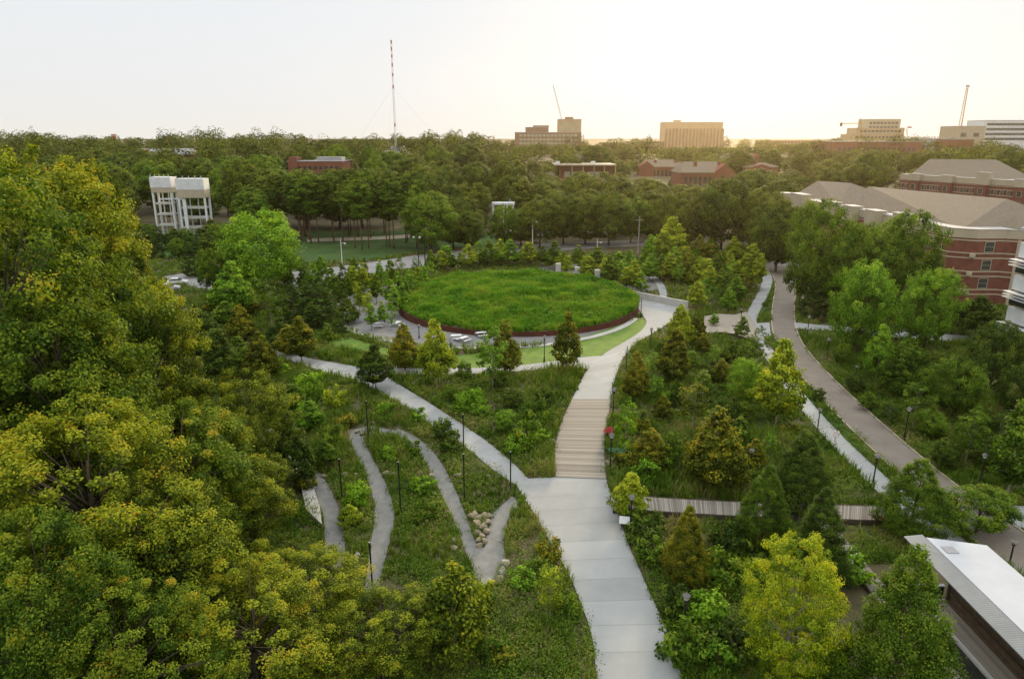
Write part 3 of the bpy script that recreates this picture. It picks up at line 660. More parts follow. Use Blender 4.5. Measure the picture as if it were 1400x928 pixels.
rows([(880, 590, 560), (905, 575, 540), (895, 548, 512), (925, 556, 530), (960, 540, 505), (985, 525, 490), (975, 500, 470), (1000, 500, 462), (945, 505, 478), (960, 485, 455), (892, 515, 480), (905, 495, 465), (1010, 610, 570), (1030, 640, 600), (1050, 625, 590), (1000, 585, 545)],
     ['sapling', 'oval', 'airy', 'bush'], .7, ['mid', 'bronze_sunlit', 'bright', 'dark'], 'small young tree scattered through the middle bed between path and sidewalk', 'young trees of the middle bed')
rows([(1150, 500, 470), (1168, 538, 510), (1185, 560, 535), (1215, 580, 548), (1270, 600, 560), (1290, 640, 600), (1330, 600, 556), (1365, 600, 560), (1260, 545, 505), (1310, 530, 490), (1385, 500, 460), (1345, 640, 596), (1180, 480, 455), (1275, 520, 480), (1240, 500, 462)],
     ['round', 'round', 'oval', 'airy'], 1.0, ['mid', 'dark', 'mid', 'dark'], 'young tree in the bed across the paved road', 'young trees across the road')
rows([(205, 340, 306), (222, 342, 314), (240, 340, 312), (256, 340, 312), (276, 338, 310), (292, 336, 300), (304, 342, 304), (214, 354, 322), (285, 352, 318), (244, 354, 326), (196, 345, 305), (262, 352, 322)], ['round', 'evergreen', 'oval'], .95, ['mid', 'dark', 'forest'],
     'low green tree in the thicket around the feet of the white frame towers', 'thicket at the frame towers')
rows([(285, 472, 428), (312, 458, 412), (340, 432, 388), (386, 474, 430), (420, 428, 382), (352, 424, 380), (300, 432, 390), (448, 432, 392), (476, 442, 408), (328, 502, 460), (396, 484, 444), (270, 455, 415), (430, 452, 412), (340, 520, 476)],
     ['cone', 'oval', 'cone', 'evergreen'], .95, ['dark', 'mid', 'bronze_sunlit', 'dark'], 'dark young tree in the dense thicket between the oaks and the gravel plaza', 'thicket between oaks and plaza')
rows([(730, 585, 545), (700, 560, 530), (650, 555, 528), (620, 550, 525), (745, 560, 530), (690, 590, 560), (720, 610, 572)], ['bush', 'round'], 1.0, ['mid', 'dark', 'bright'], 'bushy shrub in the bed between side path and timber bridge', 'shrubs between side path and bridge')
rows([(430, 545, 508), (400, 560, 525), (460, 560, 528), (425, 590, 548), (455, 610, 580), (478, 720, 690), (486, 694, 660), (445, 640, 600)], ['bush', 'oval'], .95, ['bright', 'mid', 'lime'], 'green shrub beside the zigzag gravel path', 'shrubs beside the gravel path')
rows([(890, 770, 735), (880, 745, 712), (960, 860, 810), (985, 800, 750), (1000, 760, 715), (1150, 790, 745), (930, 905, 850), (1005, 905, 850)], ['bush'], 1.1, ['mid', 'dark', 'bright'], 'leafy shrub in the near bed beside the main path', 'shrubs of the near bed')
PATHS.append([(p.x, p.y) for p in W([(636, 698), (676, 698), (672, 775), (645, 775)])])
PATHS.append([(p.x, p.y) for p in W([(1112, 592), (1165, 592), (1190, 645), (1120, 645)])])
def shrubs(n_, box, colours, label, group):
    k = 0; c = 0
    while k < n_ and c < 2000:
        c += 1; px, py = random.uniform(box[0], box[2]), random.uniform(box[1], box[3]); p = U(px, py)
        if not free(np.array([[p.x, p.y]]), 1.5)[0]: continue
        w_ = random.uniform(1.1, 2.6); plant('bush', p, w_, w_ * random.uniform(.65, 1.1), random.choice(colours), label, group); k += 1
shrubs(34, (850, 470, 1120, 670), ['bright', 'mid', 'mid', 'bronze_sunlit', 'dark'], 'rounded shrub growing in the middle bed between path and sidewalk', 'shrubs of the middle bed')
shrubs(30, (1110, 470, 1395, 660), ['mid', 'bright', 'dark', 'mid'], 'rounded shrub in the bed across the paved road', 'shrubs across the road')
shrubs(16, (560, 515, 790, 640), ['mid', 'bright', 'dark'], 'rounded shrub in the wedge bed below the lawn path', 'shrubs of the wedge bed')
shrubs(14, (380, 510, 620, 690), ['mid', 'bright', 'bronze_sunlit'], 'rounded shrub among the loops of the gravel path', 'shrubs among the gravel loops')
shrubs(12, (560, 700, 790, 925), ['mid', 'bright', 'bronze_sunlit', 'lime'], 'rounded shrub in the grass bed between gravel and main path', 'shrubs of the grass bed')
shrubs(10, (870, 720, 1050, 925), ['mid', 'bright', 'dark'], 'low rounded shrub in the near bed between main path and maple', 'low shrubs by the maple')
# ------------------------------------------------------------------ woods behind the park
ZONES = [(0, 190, 'beyond the tallest oak'), (190, 310, 'behind the white frame towers'), (310, 480, 'near the red brick building'), (480, 640, 'below the tall guyed mast'),
         (640, 760, 'below the stepped tower block'), (760, 890, 'around the flat roofed building'), (890, 1075, 'around the gabled brick row'), (1075, 1240, 'below the building under construction'), (1240, 1500, 'behind the farther apartments')]
def zone(px):
    for a_, b_, s in ZONES:
        if a_ <= px < b_: return s
    return ZONES[0][2] if px < 0 else ZONES[-1][2]
CLEAR = [  # px0, px1, y0, y1, keep trees in front of these no higher than this row of the photograph
 (190, 300, 0, 250, 330), (388, 470, 0, 395, 232), (672, 704, 0, 252, 286), (756, 846, 0, 395, 236), (870, 935, 0, 470, 244), (924, 1000, 0, 352, 252), (1000, 1066, 0, 420, 232), (700, 800, 0, 800, 196),
 (900, 1000, 0, 1000, 202), (1135, 1270, 0, 640, 206), (1225, 1420, 0, 320, 258), (1060, 1420, 0, 230, 400), (535, 560, 0, 590, 206), (1310, 1420, 0, 900, 188), (180, 260, 0, 560, 204), (560, 1060, 0, 226, 330)]
nf = 0
for Y, sp, jit in ((236, 11, 4), (262, 13.5, 9), (292, 15, 10), (328, 16, 12), (370, 17, 13), (425, 19, 14)):
    x = -.80 * Y
    while x < .80 * Y:
        xx = x + random.uniform(-3, 3); yy = Y + random.uniform(-jit, jit); x += sp * random.uniform(.8, 1.2)
        z = terrain(xx, yy); D = yy * cP + (H - z) * sP; px = 700 + xx * F / D
        h = random.uniform(13.5, 22.5) + (1.5 if px < 700 else 0); w = random.uniform(13, 23)
        if 1070 < px and yy < 300: continue
        if px > 620 and yy < 252 and px < 1060: h *= .72; w *= .75
        ok = True
        for a_, b_, y0, y1, row in CLEAR:
            half = w / 2 * F / D * .8
            if a_ - half < px < b_ + half and y0 <= yy < y1:
                zt = at(px, row, yy).z - z
                if zt < 6: ok = False
                else: h = min(h, zt)
        if not ok or h < 6: continue
        kind = 'forest'; w = min(w, h * .95)
        if 385 < px < 600 and yy < 250: kind = 'pine'; h = random.uniform(18, 22); w = random.uniform(8, 11)
        col = random.choice(['forest', 'forest', 'forest_olive', 'mid' if px < 600 else 'forest_olive'])
        front = yy < 300
        word = {'forest': 'dark green', 'forest_olive': 'olive green', 'mid': 'fresh green'}[col]
        if kind == 'pine': lab, grp = 'tall bare stemmed pine in the stand above the grass bank', 'pine stand above the grass bank'
        else: lab = f"{word} tree {'at the front' if front else 'deep'} in the wood {zone(px)}"; grp = 'wood ' + zone(px)
        plant(kind, Vector((xx, yy, z)), w, h, 'forest' if kind == 'pine' else col, lab, grp); nf += 1
for i in range(30):
    px = random.uniform(408, 592); b = random.uniform(322, 344) if px > 440 else random.uniform(322, 336); p = G(px, b)
    plant('pine', p, random.uniform(7, 10), random.uniform(18.5, 22.5), random.choice(['forest', 'forest', 'mid']), 'tall bare stemmed pine in the stand above the grass bank', 'pine stand above the grass bank')
rows([(640, 342, 286), (690, 338, 280), (738, 340, 273), (770, 334, 263), (712, 336, 286), (800, 334, 268), (832, 336, 262), (862, 332, 268), (890, 330, 274), (620, 340, 268), (590, 345, 262)], ['round'], .95, ['forest', 'mid', 'forest_olive'],
     'round street tree in the line just behind the street beyond the mound', 'street trees beyond the mound')
# far woods: one mass to the skyline
Vs, Ts = [], []
for Y in (470, 520, 580, 650, 730, 830, 950, 1100):
    x = -.82 * Y
    while x < .82 * Y:
        xx = x + random.uniform(-5, 5); yy = Y + random.uniform(-18, 18); x += random.uniform(17, 25) * (Y / 600) ** .5
        z = terrain(xx, yy); D = yy * cP + (H - z) * sP; px = 700 + xx * F / D
        h = random.uniform(12, 20) + 3 * math.sin(px * .021 + 1) + 2 * math.sin(px * .05 + Y) + (3.0 if px < 660 else -2.0) + (4 if random.random() < .12 else 0); w = random.uniform(15, 27)
        for a_, b_, y0, y1, row in CLEAR:
            if a_ - 8 < px < b_ + 8 and yy < y1: h = min(h, at(px, row, yy).z - z)
        if h < 5: continue
        nl = 900; u = unit(RNG.normal(size=(nl, 3))); q = RNG.uniform(0, 6.28, 6)
        lob = 1 + .16 * np.sin(u[:, 0] * 6 + q[0]) + .15 * np.sin(u[:, 1] * 7 + q[1]) + .14 * np.sin(u[:, 2] * 8 + q[2])
        C = np.array([xx, yy, z + h * .52]) + u * np.array([w / 2, w / 2, h * .46]) * (lob * RNG.uniform(.86, 1, nl))[:, None]
        k = C[:, 2] > z + 2; C, u_ = C[k], u[k]
        Vs.append(leaves(C, unit(u_ + RNG.normal(size=u_.shape) * .28), 1.35, 1.1)); Ts.append(np.clip(RNG.normal(.38 + random.uniform(-.25, .2), .1, len(C)) + .3 * (lob[k] - 1) / .3, 0, 1))
V = np.concatenate(Vs); o = link('far_woods', fastmesh('far_woods', V, len(V) // 4, np.concatenate(Ts), LM['forest_olive'])); tag(o, 'unbroken far woods rolling to the skyline behind the park', 'woods', kind='stuff')
print('forest trees', nf)
# ------------------------------------------------------------------ street lamps and poles
def lamp_proto():
    e = empty('lamp_post', (0, 0, 0), 'lamp', 'lamp post', 'black lamp posts along the paths')
    m = MB(); m.lathe([(.16, 0), (.16, .22), (.11, .30), (.10, .8), (.07, .88), (.055, 3.2), (.05, 3.25)], 10); m.build('post', M['black'], e)
    m = MB(); m.lathe([(.05, 3.22), (.13, 3.26), (.09, 3.3), (.14, 3.42), (.15, 3.5)], 10); m.build('collar', M['black'], e)
    m = MB(); m.lathe([(.13, 3.5), (.21, 3.72), (.2, 3.8)], 10); m.build('lantern', M['lamp_glass'], e)
    m = MB(); m.lathe([(.27, 3.79), (.26, 3.83), (.1, 3.97), (.03, 4.05), (.02, 4.12)], 12); m.build('hood', M['hood'], e)
    return e
LP = lamp_proto()
LAMPS = [
 (933, 882, 808, 'black lamp post at the near edge of the main path below the yellow edged tree'),
 (861, 730, 674, 'black lamp post beside the tilted white sign'),
 (834, 645, 590, 'black lamp post at the foot of the timber bridge by the green hammock'),
 (838, 571, 528, 'black lamp post at the upper end of the timber bridge'),
 (856, 507, 479, 'black lamp post behind the yellow tipped tree at the path bend'),
 (889, 481, 447, 'black lamp post on the bed edge where the upper path widens'),
 (876, 434, 406, 'black lamp post at the tip of the lawn'),
 (920, 450, 428, 'black lamp post beside the yellow green tree at the pale wall'),
 (744, 495, 457, 'black lamp post standing on the lawn near the olive brown tree'),
 (1024, 655, 612, 'black lamp post in the bed behind the large dark tree'),
 (1117, 592, 557, 'black lamp post beside the sidewalk above the white shirted walker'),
 (1193, 664, 619, 'black lamp post beside the sidewalk below the white shirted walker'),
 (1236, 601, 555, 'black lamp post across the road beside the spreading green tree'),
 (1337, 671, 618, 'black lamp post across the road near the driveway'),
 (1130, 492, 461, 'black lamp post across the road just below the foot path'),
 (1103, 463, 430, 'black lamp post at the mouth of the foot path'),
 (1169, 522, 499, 'short looking lamp post among grasses across the road'),
 (1092, 420, 392, 'thin lamp post beside the dark evergreen, farther up the road'),
 (1094, 437, 403, 'thin lamp post beside the dark evergreen, nearer the foot path'),
 (1379, 775, 737, 'black lamp post behind the white pavilion roof'),
 (617, 492, 465, 'black lamp post on the lawn behind the tall loose tree'),
 (394, 472, 443, 'black lamp post beside the dark oval tree at the side path'),
 (573, 462, 443, 'black lamp post at the mound foot in the gravel plaza'),
 (526, 440, 416, 'black lamp post in the middle of the gravel plaza saplings'),
 (795, 385, 363, 'black lamp post between the stone pillars on the terrace'),
 (823, 389, 367, 'black lamp post beside the last stone pillar on the terrace'),
 (849, 396, 374, 'black lamp post at the start of the pale wall'),
 (1013, 436, 422, 'black lamp post on the timber deck'),
 (1038, 372, 354, 'black lamp post at the top end of the sidewalk'),
 (1068, 362, 345, 'black lamp post where the road leaves the park'),
]
for i, (px, b, t, lab) in enumerate(LAMPS):
    o = LP if i == 0 else copy_tree(LP)
    p = G(px, b); h = at(px, t, p.y).z; o.location = p; o.scale = (1, 1, h / 4.12); o['label'] = lab
def pole_proto():
    e = empty('light_pole', (0, 0, 0), 'pole', 'light pole', 'slim black poles along the gravel path')
    m = MB(); m.lathe([(.1, 0), (.1, .05), (.065, .06), (.062, 4.4)], 10); m.build('post', M['black'], e)
    m = MB(); m.lathe([(.085, 4.4), (.085, 4.95), (.06, 5.0)], 10); m.build('head', M['black'], e)
    m = MB(); m.lathe([(.07, 5.0), (.07, 5.02)], 10); m.build('cap', M['greymetal'], e)
    return e
PP = pole_proto()
for i, (px, b, t, lab) in enumerate([
 (548, 703, 631, 'slim black pole at the middle bed of the zigzag gravel path'), (468, 685, 627, 'slim black pole beside the pale stone slab bed'), (635, 685, 620, 'slim black pole above the rock pile'),
 (698, 669, 617, 'slim black pole at the corner where side path meets main path'), (504, 605, 548, 'slim black pole at the gravel path hairpin'), (421, 578, 559, 'slim black pole in the shrubs above the dark red flecked tree'),
 (509, 800, 741, 'slim black pole at the lower end of the gravel path by the oaks'), (634, 614, 566, 'slim black pole standing beside the side path')]):
    o = PP if i == 0 else copy_tree(PP)
    p = G(px, b); o.location = p; o.scale = (1, 1, at(px, t, p.y).z / 5.02); o['label'] = lab
def street_pole(px, b, t, Mt, lab, arms):
    p = G(px, b); h = at(px, t, p.y).z - p.z; e = empty('street_light', p, lab, 'street light', 'tall street lights')
    m = MB(); m.lathe([(.16, 0), (.12, h * .4), (.08, h)], 8); m.build('post', Mt, e)
    for s in arms:
        m = MB(); m.tube([(0, 0, h - 1), (s * .5, 0, h - .7), (s * 1.0, 0, h - .75)], .05, 6); a = m.build('arm', Mt, e)
        m = MB(); m.lathe([(.08, h - .72), (.3, h - .85), (.26, h - 1.1), (.1, h - 1.2)], 8, (s * 1.05, 0, 0)); m.build('lamp_head', M['lamp_glass'], a)
street_pole(728, 345, 299, M['mastwhite'], 'tall pale twin headed street light behind the mound', (-1, 1))
street_pole(703, 342, 311, M['corten'], 'brown single headed street light near the twin headed one', (-1,))
street_pole(573, 372, 319, M['black'], 'dark street light beyond the plaza saplings, shorter of two side by side', (-1,))
street_pole(582, 382, 319, M['black'], 'dark tall pole beyond the plaza saplings beside the shorter street light', (-1,))
street_pole(468, 362, 328, M['mastwhite'], 'thin street light in front of the pine trunks', (1,))
street_pole(816, 352, 327, M['mastwhite'], 'pale street light beside the terrace saplings', (1,))
p = G(872, 348); h = at(872, 296, p.y).z - p.z; e = empty('utility_pole', p, 'bare wooden utility pole behind the terrace saplings', 'utility pole')
m = MB(); m.lathe([(.2, 0), (.15, h)], 8); m.build('post', M['bark_pale'], e); m = MB(); m.box((0, 0, h - 1), (2.2, .14, .16)); m.build('crossarm', M['bark_pale'], e)
# ------------------------------------------------------------------ walls, decks, sign, rocks
def wallband(pts, th, z0, hs):
    m = MB()
    for i, (a, b) in enumerate(zip(pts, pts[1:])):
        a = Vector(a); b = Vector(b); d = (b - a).normalized(); n_ = Vector((-d.y, d.x)) * th / 2
        q = [a - n_, b - n_, b + n_, a + n_]; h0, h1 = hs[i], hs[i + 1]
        m.add([(q[0].x, q[0].y, z0), (q[1].x, q[1].y, z0), (q[2].x, q[2].y, z0), (q[3].x, q[3].y, z0), (q[0].x, q[0].y, h0), (q[1].x, q[1].y, h1), (q[2].x, q[2].y, h1), (q[3].x, q[3].y, h0)],
              [(4, 5, 6, 7), (0, 1, 5, 4), (1, 2, 6, 5), (2, 3, 7, 6), (3, 0, 4, 7)])
    return m
a0, a1 = U(843, 393, 1.5), U(942, 412, 1.5)
e = tag(wallband([(a0.x, a0.y), (a0.lerp(a1, .5).x, a0.lerp(a1, .5).y), (a1.x, a1.y)], .4, 0, [1.45, 1.45, 1.45]).build('concrete_wall', M['conc_wall']), 'pale straight concrete wall at the end of the upper path', 'wall')
b0, b1 = U(777, 376, 1.6), U(812, 384, 1.6)
tag(wallband([(b0.x, b0.y), (b1.x, b1.y), (a0.x - .1, a0.y + .1)], .4, 0, [1.5, 1.5, 1.4]).build('brown_wall', M['brown']), 'brownish low wall along the terrace behind the mound', 'wall')
for i, (px, b, t) in enumerate([(763, 381, 360), (789, 386, 365), (816, 391, 369)]):
    p = U(px, b); h = at(px, t, p.y).z; m = MB(); m.box((0, 0, h / 2), (1.15, 1.15, h)); o = m.build('stone_pillar', M['conc_wall'], None, bevel=.05); o.location = p
    tag(o, ['grey stone pillar nearest the mound crest', 'grey stone pillar between the other two', 'grey stone pillar nearest the pale wall'][i], 'pillar', 'stone pillars on the terrace')
# cross boardwalk
e = empty('boardwalk', (0, 0, 0), 'long raised timber boardwalk crossing the beds beyond the sign', 'boardwalk')
A = W([(834, 674), (900, 680), (1000, 685.5), (1100, 688.5), (1210, 692)], .55); B = W([(838, 695), (900, 698), (1000, 704), (1100, 707), (1208, 711)], .55)
def deckmesh(A, B, z, plank, th=.06, gap=.015, skew=0):
    L_ = sum((b - a).length for a, b in zip(A, A[1:])); n = int(L_ / plank); A = resample(A, n); B = resample(B, n); m = MB()
    for i in range(n):
        g0 = .06; p = [A[i].lerp(A[i + 1], g0), A[i].lerp(A[i + 1], 1 - g0), B[i].lerp(B[i + 1], 1 - g0), B[i].lerp(B[i + 1], g0)]
        m.prism([(q.x, q.y) for q in p], z - th, z)
    return m
deckmesh(A, B, .55, .16).build('planking', M['wood'], e)
for Q, dz in ((A, .12), (B, .0)):
    m = MB(); q = resample(Q, 12); c = (A[0] + B[-1]) / 2
    for a_, b_ in zip(q, q[1:]):
        m.seg(Vector((a_.x, a_.y, 0)), Vector((b_.x, b_.y, 0)), .09, .34 + dz, .12)
    m.build('edge_beam', M['wood_dark'], e)
PATHS.append(HB)
sh = empty('boardwalk', (0, 0, 0), 'timber boardwalk running beside the pavilion basin', 'boardwalk')
deckmesh([Vector((26.1, y, 0)) for y in (54.2, 42, 28)], [Vector((27.4, y, 0)) for y in (54.2, 42, 28)], .35, 1.0).build('planking', M['wood'], sh)
for x in (26.06, 27.44):
    m = MB(); m.box((x, 41, .16), (.06, 26.4, .32)); m.build('edge_beam', M['wood_dark'], sh)
# middle timber deck
e = empty('timber_deck', (0, 0, 0), 'curved pinkish timber deck between the pale wall and the sidewalk', 'deck')
m = MB(); m.prism([(p.x, p.y) for p in DECK], .06, .30); m.build('platform', M['wood_grey'], e)
q = W([(963, 455.5), (985, 454.5), (1005, 457), (1022, 463.5)], .3)
wallband([(p.x, p.y - .1) for p in q], .12, 0, [.42] * 4).build('edge_beam', M['wood_dark'], e)
for k in range(9):
    t_ = k / 9; a_ = DECK[1].lerp(DECK[0], t_); b_ = DECK[5].lerp(DECK[6], t_)
# bridge edges
for Q, s in ((bl, -1), (br, 1)):
    m = MB(); q = resample(Q, 20)
    for a_, b_ in zip(q, q[1:]): m.seg(Vector((a_.x + s * .06, a_.y, 0)), Vector((b_.x + s * .06, b_.y, 0)), .08, .12, .02)
    tag(m.build('bridge_edge_beam', M['wood_dark']), 'dark timber edge beam along the ' + ('lawn' if s < 0 else 'hammock') + ' side of the bridge', 'edge beam')
# pale slab wall by the oaks
s_ = W([(365, 588), (410, 655), (418, 695), (440, 716), (437, 690), (425, 655), (405, 630), (372, 585)], .5)
m = MB(); m.prism([(p.x, p.y) for p in s_], 0, .5); tag(m.build('stone_slab_wall', M['conc_wall']), 'pale stone slab wall between the oaks and the gravel path', 'wall')
# sign
p = U(854, 727); e = empty('information_sign', p, 'tilted white information sign on two black legs beside the main path', 'sign', rz=R(-12))
for s in (-1, 1):
    m = MB(); m.box((s * .3, .1, .5), (.06, .06, 1.0)); m.build('leg', M['black'], e)
m = MB(); c_, s__ = math.cos(R(50)), math.sin(R(50))
for z in (0, .03): pass
pa = [(-.5, -.32), (.5, -.32), (.5, .32), (-.5, .32)]
vs = [(x, .05 + y * c_, 1.1 + y * s__) for x, y in pa] + [(x, .05 + y * c_ + .03 * s__, 1.1 + y * s__ - .03 * c_) for x, y in pa]
m.add(vs, [(0, 1, 2, 3), (7, 6, 5, 4), (0, 4, 5, 1), (1, 5, 6, 2), (2, 6, 7, 3), (3, 7, 4, 0)]); m.build('panel', M['white'], e)
# rocks
def rock_mesh(seed):
    bm = bmesh.new(); bmesh.ops.create_icosphere(bm, subdivisions=2, radius=.5); rg = np.random.default_rng(seed); d = unit(rg.normal(size=(9, 3))); o_ = rg.uniform(.22, .40, 9)
    for v in bm.verts:
        for k in range(9):
            t = v.co.dot(Vector(d[k])) - o_[k]
            if t > 0: v.co -= Vector(d[k]) * t
    me = bpy.data.meshes.new('boulder'); bm.to_mesh(me); bm.free(); return me
RK = [rock_mesh(s) for s in range(5)]
for r_ in RK: r_.materials.append(M['rock'])
def rock(px, py, w, mat, lab, grp, i):
    w *= .95; p = U(px, py); o = link('boulder', RK[i % 5]); o.location = p + Vector((0, 0, w * .22)); o.scale = (w, w * random.uniform(.7, .95), w * random.uniform(.6, .85)); o.rotation_euler = (0, 0, random.uniform(0, 6))
    o.material_slots[0].link = 'OBJECT'; o.material_slots[0].material = M[mat]; tag(o, lab, 'boulder', grp)
for i, (px, py, w) in enumerate([(647, 710, 1.3), (657, 713, 1.3), (663, 708, 1.2), (666, 718, 1.1), (652, 720, 1.2), (659, 724, 1.1), (664, 729, 1.0), (653, 731, 1.0), (659, 736, .9), (662, 742, .8), (654, 741, .8), (656, 748, .8), (650, 705, 1.1), (668, 708, .9)]):
    rock(px, py, w, 'rock', 'tan boulder in the wedge shaped rock pile inside the gravel hairpin', 'wedge shaped rock pile', i)
for i, (px, py, w, mat, lab) in enumerate([(691, 774, 1.1, 'rock_white', 'white boulder at the gravel edge, upper of two touching'), (688, 785, 1.1, 'rock_white', 'white boulder at the gravel edge, lower of two touching'),
    (680, 796, 1.2, 'rock', 'mossy tan boulder below the two white boulders'), (666, 801, 1.2, 'rock_white', 'pale flat boulder half hidden in grass below the hairpin'),
    (620, 742, 1.0, 'rock_white', 'pale boulder at the edge of the middle gravel leg'), (621, 752, .9, 'rock', 'tan boulder beside the pale one at the middle gravel leg'),
    (692, 537, 1.5, 'rock', 'lone rounded boulder in the bed below the lawn path'), (490, 762, 1.0, 'rock_white', 'pale boulder by the pole at the oaks')]): rock(px, py, w, mat, lab, 'loose boulders by the paths', i)
for i, (px, py, w) in enumerate([(528, 650, 1.0), (538, 651, .9), (575, 650, .9), (590, 654, 1.0), (627, 652, .9), (472, 652, .9), (486, 651, .9), (443, 652, .8), (495, 595, .8), (488, 592, .8), (480, 618, .9), (486, 625, .8), (470, 582, 1.0), (462, 585, .9), (510, 580, .8), (525, 580, .8), (668, 654, .8)]):
    rock(px, py, w, 'rock', 'low tan boulder set in the rows of stones beside the gravel path', 'stone rows beside the gravel path', i)
for i, (px, py, w) in enumerate([(839, 606, .7), (842, 612, .7), (832, 618, .8), (836, 630, .8), (850, 605, .5), (830, 634, .8)]): rock(px, py, w, 'rock', 'stepping boulder under the hammocks beside the timber bridge', 'boulders by the hammocks', i)
for i, (px, py, w) in enumerate([(722, 594, .9), (714, 606, .8), (755, 604, .8)]): rock(px, py, w, 'rock_white', 'pale boulder among shrubs beside the timber bridge', 'pale boulders beside the bridge', i)
for i, (px, py, w) in enumerate([(648, 360, 3.4), (662, 359, 2.6), (684, 357, 3), (636, 362, 2.4), (715, 352, 2.6)]): rock(px, py, w, 'rock_white', 'large white boulder along the street edge behind the mound', 'white boulders behind the mound', i)
# hammocks
def hammock(a, b, sag, w, mat, lab):
    a = Vector(a); b = Vector(b); mid = (a + b) / 2; e = empty('hammock', (mid.x, mid.y, 0), lab, 'hammock'); m = MB(); n = 10; d = (b - a); side = Vector((-d.y, d.x, 0)).normalized(); vs = []
    for i in range(n + 1):
        t = i / n; s = math.sin(math.pi * t); c = a.lerp(b, .1 + .8 * t) - Vector((0, 0, sag * s)); ww = w / 2 * (s ** .6 + .06)
        for k in (-1, -.5, 0, .5, 1): vs.append(c + side * ww * k + Vector((0, 0, .3 * k * k * s)) - Vector((mid.x, mid.y, 0)))
    m.add(vs, [(i * 5 + k, i * 5 + k + 1, (i + 1) * 5 + k + 1, (i + 1) * 5 + k) for i in range(n) for k in range(4)])
    o = m.build('fabric', mat, e, True); sd = o.modifiers.new('s', 'SOLIDIFY'); sd.thickness = .02
    for q, t in ((a, .1), (b, .9)):
        m = MB(); m.tube([q - Vector((mid.x, mid.y, 0)), a.lerp(b, t) - Vector((mid.x, mid.y, 0))], .02, 5); m.build('rope', M['black'], e)
p1 = U(826.5, 622, .2); p2 = U(860, 628, .2)
hammock((p1.x, p1.y, 1.0), (p2.x, p2.y, 1.0), .35, 1.1, M['greencloth'], 'green hammock slung beside the timber bridge')
p1 = U(827, 600, .2); hammock((p1.x - .1, p1.y - .6, 1.1), (p1.x + .9, p1.y + 1.6, 1.1), .45, 1.0, M['redcloth'], 'red hammock hanging at the edge of the timber bridge')
p1 = U(1187, 709, .5); hammock((p1.x, p1.y, .9), (p1.x + 1.6, p1.y - .6, .8), .4, .8, M['redcloth'], 'red hammock hanging under the end of the cross boardwalk')
p1 = U(490, 410); hammock((p1.x, p1.y, 1.4), (p1.x + 3.2, p1.y + .4, 1.4), .5, 1.2, M['redcloth'], 'dark red hammock among the gravel plaza saplings')
# plaza furniture
def table_proto():
    e = empty('picnic_table', (0, 0, 0), 't', 'table', 'white tables in the gravel plaza')
    m = MB(); m.box((0, 0, .74), (1.7, .8, .06)); m.build('tabletop', M['white'], e)
    for s in (-1, 1):
        m = MB(); m.box((0, s * .85, .43), (1.7, .32, .05)); m.build('bench_seat', M['white'], e)
        m = MB(); m.box((s * .6, 0, .36), (.07, 1.7, .06)); m.box((s * .6, .3, .36), (.06, .06, .7)); m.box((s * .6, -.3, .36), (.06, .06, .7)); m.build('leg', M['greymetal'], e)
    return e
TP = table_proto()
for i, (px, py, rz, lab) in enumerate([(478, 424, .3, 'white table nearest the curved plaza kerb'), (514, 438, .8, 'white table beside the front sapling in the plaza'), (518, 447, .1, 'white table in front of the one by the front sapling'),
    (543, 446, 1.2, 'white table near the mound foot in the plaza'), (518, 402, .6, 'white table at the back of the plaza saplings'), (624, 464, .2, 'white table behind the tall loose tree'), (634, 467, .9, 'white table nearest the lawn behind the loose tree'), (658, 460, .4, 'white table against the rusty wall')]):
    o = TP if i == 0 else copy_tree(TP); p = U(px, py, .02); o.location = p; o.rotation_euler = (0, 0, rz); o['label'] = lab
def bench(px, py, rz, lab):
    p = U(px, py, .02); e = empty('bench', p, lab, 'bench', 'dark round benches on the terrace', rz); m = MB()
    for k in range(12):
        a_ = 2 * math.pi * k / 12; m.box((1.5 * math.cos(a_), 1.5 * math.sin(a_), .42), (.5, .82, .09), a_)
    m.build('seat', M['wood_dark'], e); m = MB(); m.lathe([(1.3, 0), (1.3, .37)], 16); m.build('base', M['conc_wall'], e)
bench(807, 377, 0, 'round timber bench between the second and third pillar'); bench(832, 382, 0, 'round timber bench beyond the third pillar'); bench(870, 374, .3, 'round timber bench at the far end of the terrace')
